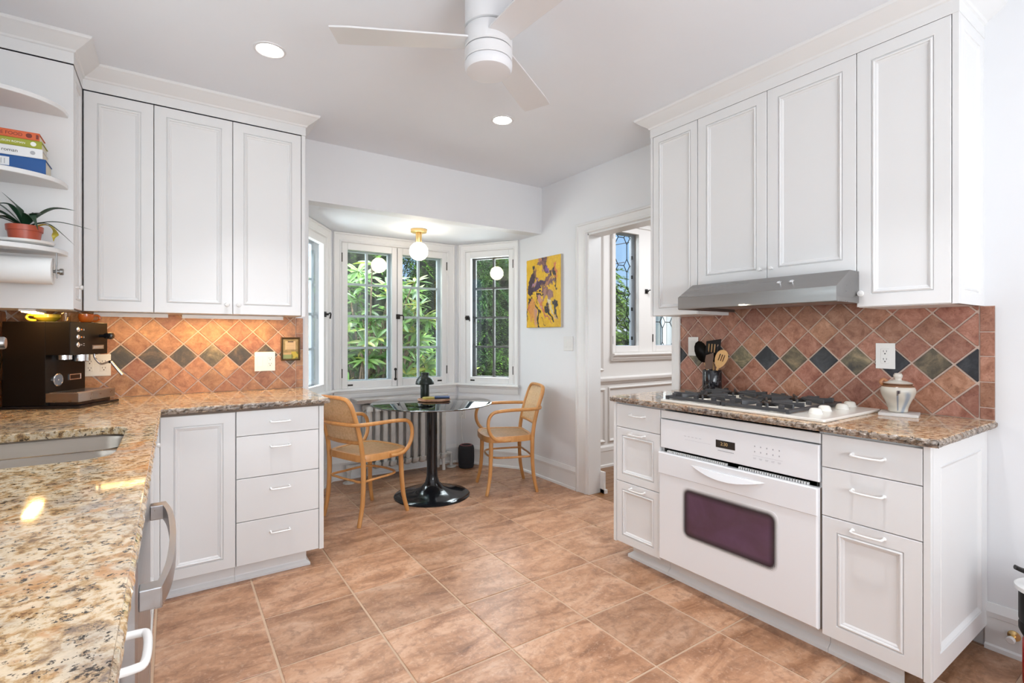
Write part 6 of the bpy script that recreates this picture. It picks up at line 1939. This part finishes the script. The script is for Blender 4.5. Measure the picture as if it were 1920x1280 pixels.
b.lathe([(0.020, 0.0), (0.019, 0.004), (0.008, 0.010), (0.007, 0.040), (0, 0.040)], seg=18)
ds = thing('door_stop', 'small brass door stop with white tip screwed to the baseboard', 'door stop', (2.70, 0.52, 0.085))
b.build('stem', M['brass'], ds, smooth=40)
b2 = MB()
b2.T = b.T
b2.lathe([(0.010, 0.0405), (0.0135, 0.043), (0.0135, 0.054), (0.010, 0.058), (0, 0.058)], seg=18)
b2.build('tip', M['white'], ds, smooth=40)

# ------------------------------------------------------------------ the garden
struct('ground', MB().box(-14, 26, 4.75, 30, -0.60, -0.45).box(3.0, 26, 3.75, 4.75, -0.60, -0.45), M['soil'])
NR = np.random.RandomState(11)
def leafcloud(bases, dirs, ups, L, W, fold=0.25):
    """numpy: one folded four-point leaf per base; returns verts, faces"""
    n = len(bases)
    d = dirs / np.linalg.norm(dirs, axis=1, keepdims=True)
    s = np.cross(d, ups)
    s /= np.linalg.norm(s, axis=1, keepdims=True) + 1e-9
    u = np.cross(s, d)
    L, W = L[:, None], W[:, None]
    a = bases
    m1 = bases + d * L * 0.45 + s * W + u * W * fold
    m2 = bases + d * L * 0.45 - s * W + u * W * fold
    t = bases + d * L
    v = np.stack([a, m1, t, m2], 1).reshape(-1, 3)
    f = np.arange(4 * n).reshape(n, 4)
    return v, f
def mesh_np(name, v, f, m, parent):
    inv = np.array(wmat(parent).inverted())
    v = v @ inv[:3, :3].T + inv[:3, 3]
    me = bpy.data.meshes.new(name)
    n = len(f)
    me.vertices.add(len(v))
    me.vertices.foreach_set('co', v.astype(np.float32).ravel())
    me.loops.add(f.size)
    me.loops.foreach_set('vertex_index', f.astype(np.int32).ravel())
    me.polygons.add(n)
    me.polygons.foreach_set('loop_start', np.arange(0, f.size, f.shape[1], dtype=np.int32))
    me.update(calc_edges=True)
    me.materials.append(m)
    o = bpy.data.objects.new(name, me)
    col.objects.link(o)
    o.parent = parent
    return o
def conifer(name, label, loc, h, r, nb, m, per=26, L=0.055, W=0.011, droop=0.55, base=0.0, sprayL=0.34):
    g = thing(name, label, 'tree', loc)
    x, y, z0 = loc
    b = MB()
    b.tube([(x, y, z0), (x, y, z0 + h * 0.55), (x, y, z0 + h * 0.92)], [0.10, 0.07, 0.015], 8)
    b.build('trunk', M['bark'], g, smooth=50)
    # added dark core blocks see-through; crown's inner shade put into its colour
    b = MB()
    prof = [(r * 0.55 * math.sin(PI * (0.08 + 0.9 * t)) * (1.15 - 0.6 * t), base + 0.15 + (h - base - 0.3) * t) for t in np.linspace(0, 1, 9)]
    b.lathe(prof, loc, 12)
    b.build('inner_dark_core', M['innerdark'], g)
    # sprays over the crown surface
    t = NR.rand(nb) ** 0.85
    a = NR.rand(nb) * 2 * PI
    rr = r * (np.sin(PI * (0.10 + 0.88 * t)) ** 0.7) * (1.12 - 0.62 * t) * (0.62 + 0.45 * NR.rand(nb))
    P = np.stack([x + rr * np.cos(a), y + rr * np.sin(a), z0 + base + (h - base) * t], 1)
    D = np.stack([np.cos(a), np.sin(a), -droop * (0.4 + NR.rand(nb))], 1) + (NR.rand(nb, 3) - 0.5) * 0.9
    D /= np.linalg.norm(D, axis=1, keepdims=True)
    S_ = np.cross(D, np.array([0, 0, 1.0]))
    S_ /= np.linalg.norm(S_, axis=1, keepdims=True) + 1e-9
    k = np.arange(per)
    tt = (k // 2 + 0.5) / (per / 2)
    sd = np.where(k % 2 == 0, 1.0, -1.0)
    sl = sprayL * (0.6 + 0.7 * NR.rand(nb))
    bases = P[:, None, :] + D[:, None, :] * (tt[None, :, None] * sl[:, None, None]) + np.array([0, 0, -1.0]) * ((tt ** 2)[None, :, None] * sl[:, None, None] * 0.35)
    dirs = D[:, None, :] * 0.75 + S_[:, None, :] * sd[None, :, None] * 0.8 + (NR.rand(nb, per, 3) - 0.5) * 0.5
    bases, dirs = bases.reshape(-1, 3), dirs.reshape(-1, 3)
    ups = np.tile(np.array([0.0, 0, 1.0]), (len(bases), 1)) + (NR.rand(len(bases), 3) - 0.5) * 0.6
    N = len(bases)
    v, f = leafcloud(bases, dirs, ups, L * (0.7 + 0.7 * NR.rand(N)), W * (0.8 + 0.5 * NR.rand(N)))
    tag(mesh_np('foliage', v, f, m, g), kind='stuff')
    return g
G0 = -0.45
conifer('conifer_tree', 'tall bright green conifer straight behind the bay window', (2.35, 7.6, G0), 4.6, 1.55, 900, M['conifer'])
conifer('conifer_tree', 'dark drooping conifer behind the second light of the bay window', (3.55, 7.2, G0), 4.4, 1.25, 900, M['conifer_d'], droop=1.1, L=0.06)
conifer('conifer_tree', 'broad green conifer filling the angled bay window', (4.75, 7.1, G0), 3.1, 1.25, 900, M['conifer'], L=0.06, W=0.013)
conifer('conifer_tree', 'tall dark fir rising behind the angled bay window', (5.35, 9.2, G0), 5.4, 1.5, 620, M['conifer_d'], sprayL=0.5, L=0.07)
conifer('conifer_tree', 'bright conifer far behind the rhododendron', (1.0, 8.0, G0), 4.8, 1.5, 600, M['conifer'])
conifer('conifer_tree', 'green conifer at the side of the bay', (-0.9, 6.9, G0), 3.6, 1.2, 380, M['conifer'])
conifer('leafy_shrub', 'wide light green shrub below the sky in the leaded window', (7.0, 8.1, G0), 3.75, 2.0, 1300, M['broad'], L=0.075, W=0.024, droop=0.2)
conifer('leafy_shrub', 'rounded pale shrub low in front of the leaded window', (5.6, 5.55, G0), 1.75, 0.85, 520, M['broad'], L=0.07, W=0.022, droop=0.1)
conifer('leafy_shrub', 'distant rounded green shrub beside the white house', (9.0, 9.6, G0), 3.6, 1.3, 420, M['broad'], L=0.09, W=0.028, droop=0.2)

# rhododendron: stems, leaf whorls (the nearer ones leaf by leaf) and yellow leaves
def rhodo(label, cx, cy, w_, tall, n_single, n_mass, seed):
    R = random.Random(seed)
    g = thing('rhododendron', label, 'shrub', (cx, cy, G0))
    tips = []
    for i in range(n_single + n_mass):
        tx, ty = cx + R.uniform(-w_, w_), cy + R.uniform(-0.55, 0.35)
        tz = R.uniform(0.25, tall) * (1 - 0.10 * abs(tx - cx) / w_)
        tips.append((ty, tx, tz))
    tips.sort()
    b = MB()
    for i, (ty, tx, tz) in enumerate(tips[::2]):
        bx, by = cx + (tx - cx) * 0.25 + R.uniform(-0.1, 0.1), cy + R.uniform(-0.05, 0.1)
        b.tube(smoothpath([(bx, by, G0), (bx + (tx - bx) * 0.35 + R.uniform(-0.06, 0.06), by + (ty - by) * 0.3, G0 + (tz - G0) * 0.5), (tx - (tx - bx) * 0.15, ty - (ty - by) * 0.2, tz - 0.16), (tx, ty, tz)], 3), [0.016, 0.015, 0.014, 0.012, 0.011, 0.010, 0.008, 0.007, 0.006, 0.005], 6)
    tag(b.build('stems', M['bark'], g, smooth=60), kind='stuff')
    # leaf prototype, pointing along +x
    v, f = [], []
    for i in range(7):
        t = i / 6
        hw = 0.5 * math.sin(PI * min(1, 0.04 + t * 0.94)) ** 0.75
        zz = -0.16 * t * t
        v += [(t, -hw * 0.25, zz + 0.035 * hw * 2), (t, 0, zz), (t, hw * 0.25, zz + 0.035 * hw * 2)]
    for i in range(6):
        for k in range(2): f.append((3 * i + k, 3 * i + k + 1, 3 * i + 4 + k, 3 * i + 3 + k))
    lm = bpy.data.meshes.new('leaf')
    lm.from_pydata(v, [], f)
    lm.materials.append(M['rhodo1'])
    lm.polygons.foreach_set('use_smooth', [True] * len(lm.polygons))
    lv = np.array(v)
    inv = wmat(g).inverted()
    MV, MF, nb = [], [], 0
    for i, (ty, tx, tz) in enumerate(tips):
        nl = R.randint(8, 12)
        ph = R.uniform(0, 6)
        ax = Vector((R.uniform(-0.5, 0.5), R.uniform(-0.9, 0.0), 1)).normalized()
        q = Vector((0, 0, 1)).rotation_difference(ax).to_matrix().to_4x4()
        for j in range(nl):
            L = R.uniform(0.13, 0.20)
            Tm = Matrix.Translation((tx, ty, tz)) @ q @ Matrix.Rotation(ph + 2 * PI * j / nl + R.uniform(-0.2, 0.2), 4, 'Z') @ Matrix.Rotation(R.uniform(-0.7, 0.35), 4, 'Y') @ Matrix.Rotation(R.uniform(-0.4, 0.4), 4, 'X') @ Matrix.Diagonal((L, L * 0.95, L, 1))
            if i < n_single:
                o = child('leaf', lm, g)
                o.matrix_local = inv @ Tm
            else:
                A = np.array(Tm)
                MV.append(lv @ A[:3, :3].T + A[:3, 3])
                MF.append(np.array(f) + nb)
                nb += len(v)
    if MV: tag(mesh_np('foliage', np.concatenate(MV), np.concatenate(MF), M['rhodo'], g), kind='stuff')
    return g
m_ = leafmat('rhododendron_leaf', (0.10, 0.22, 0.05), (0.30, 0.45, 0.13), 0.3, 0.3)
t_ = NT(m_)
# vary by leaf object instead of by island
for nd in list(m_.node_tree.nodes):
    if nd.type == 'VALTORGB' and nd.inputs[0].is_linked and nd.inputs[0].links[0].from_node.type == 'NEW_GEOMETRY':
        oi = t_.n('ShaderNodeObjectInfo')
        t_.l(oi.outputs['Random'], nd.inputs[0])
        e = nd.color_ramp.elements.new(0.95)
        e.color = (0.42, 0.40, 0.06, 1)
M['rhodo1'] = m_
rhodo('leggy rhododendron with pale leaf whorls close outside the bay window', 1.78, 5.45, 0.52, 2.05, 28, 105, 2)
rhodo('lower rhododendron with bare stems behind the second light of the bay', 2.62, 5.85, 0.42, 1.25, 18, 40, 8)

# white house beyond, seen through the second leaded light
hs = thing('house', 'white rendered house glimpsed through the second leaded light', 'house', (9.1, 5.5, G0))
MB().box(7.2, 11.0, 4.9, 6.05, G0, 2.7).build('wall', M['stucco'], hs)
b = MB()
b.add([(7.1, 4.8, 2.7), (11.1, 4.8, 2.7), (11.1, 6.1, 2.7), (7.1, 6.1, 2.7), (7.2, 5.4, 3.3), (11.1, 5.4, 3.3)], [(0, 1, 2, 3), (0, 1, 5, 4), (2, 3, 4, 5), (0, 3, 4), (1, 2, 5)])
b.build('roof', M['roofing'], hs)
MB().tube([(7.13, 5.80, G0), (7.13, 5.80, 2.65)], 0.05, 10).build('downpipe', M['greymetal'], hs, smooth=True)
MB().box(7.10, 7.195, 4.9, 6.05, 2.58, 2.69).build('gutter', M['greymetal'], hs)
for i, (z0, z1, y) in enumerate(((3.55, 4.25, 11.0), (3.10, 3.65, 11.3), (4.1, 5.2, 11.6))):
    pts = [(4 + 8 * t, y, z0 + (z1 - z0) * t - 0.35 * math.sin(PI * t)) for t in np.linspace(0, 1, 13)]
    tag(MB().tube(pts, 0.012, 6).build('overhead_wire', M['wire'], smooth=True), ['middle overhead wire crossing the sky in the leaded window', 'lowest overhead wire just above the shrubs in the leaded window', 'highest and steepest overhead wire in the leaded window'][i], 'wire')
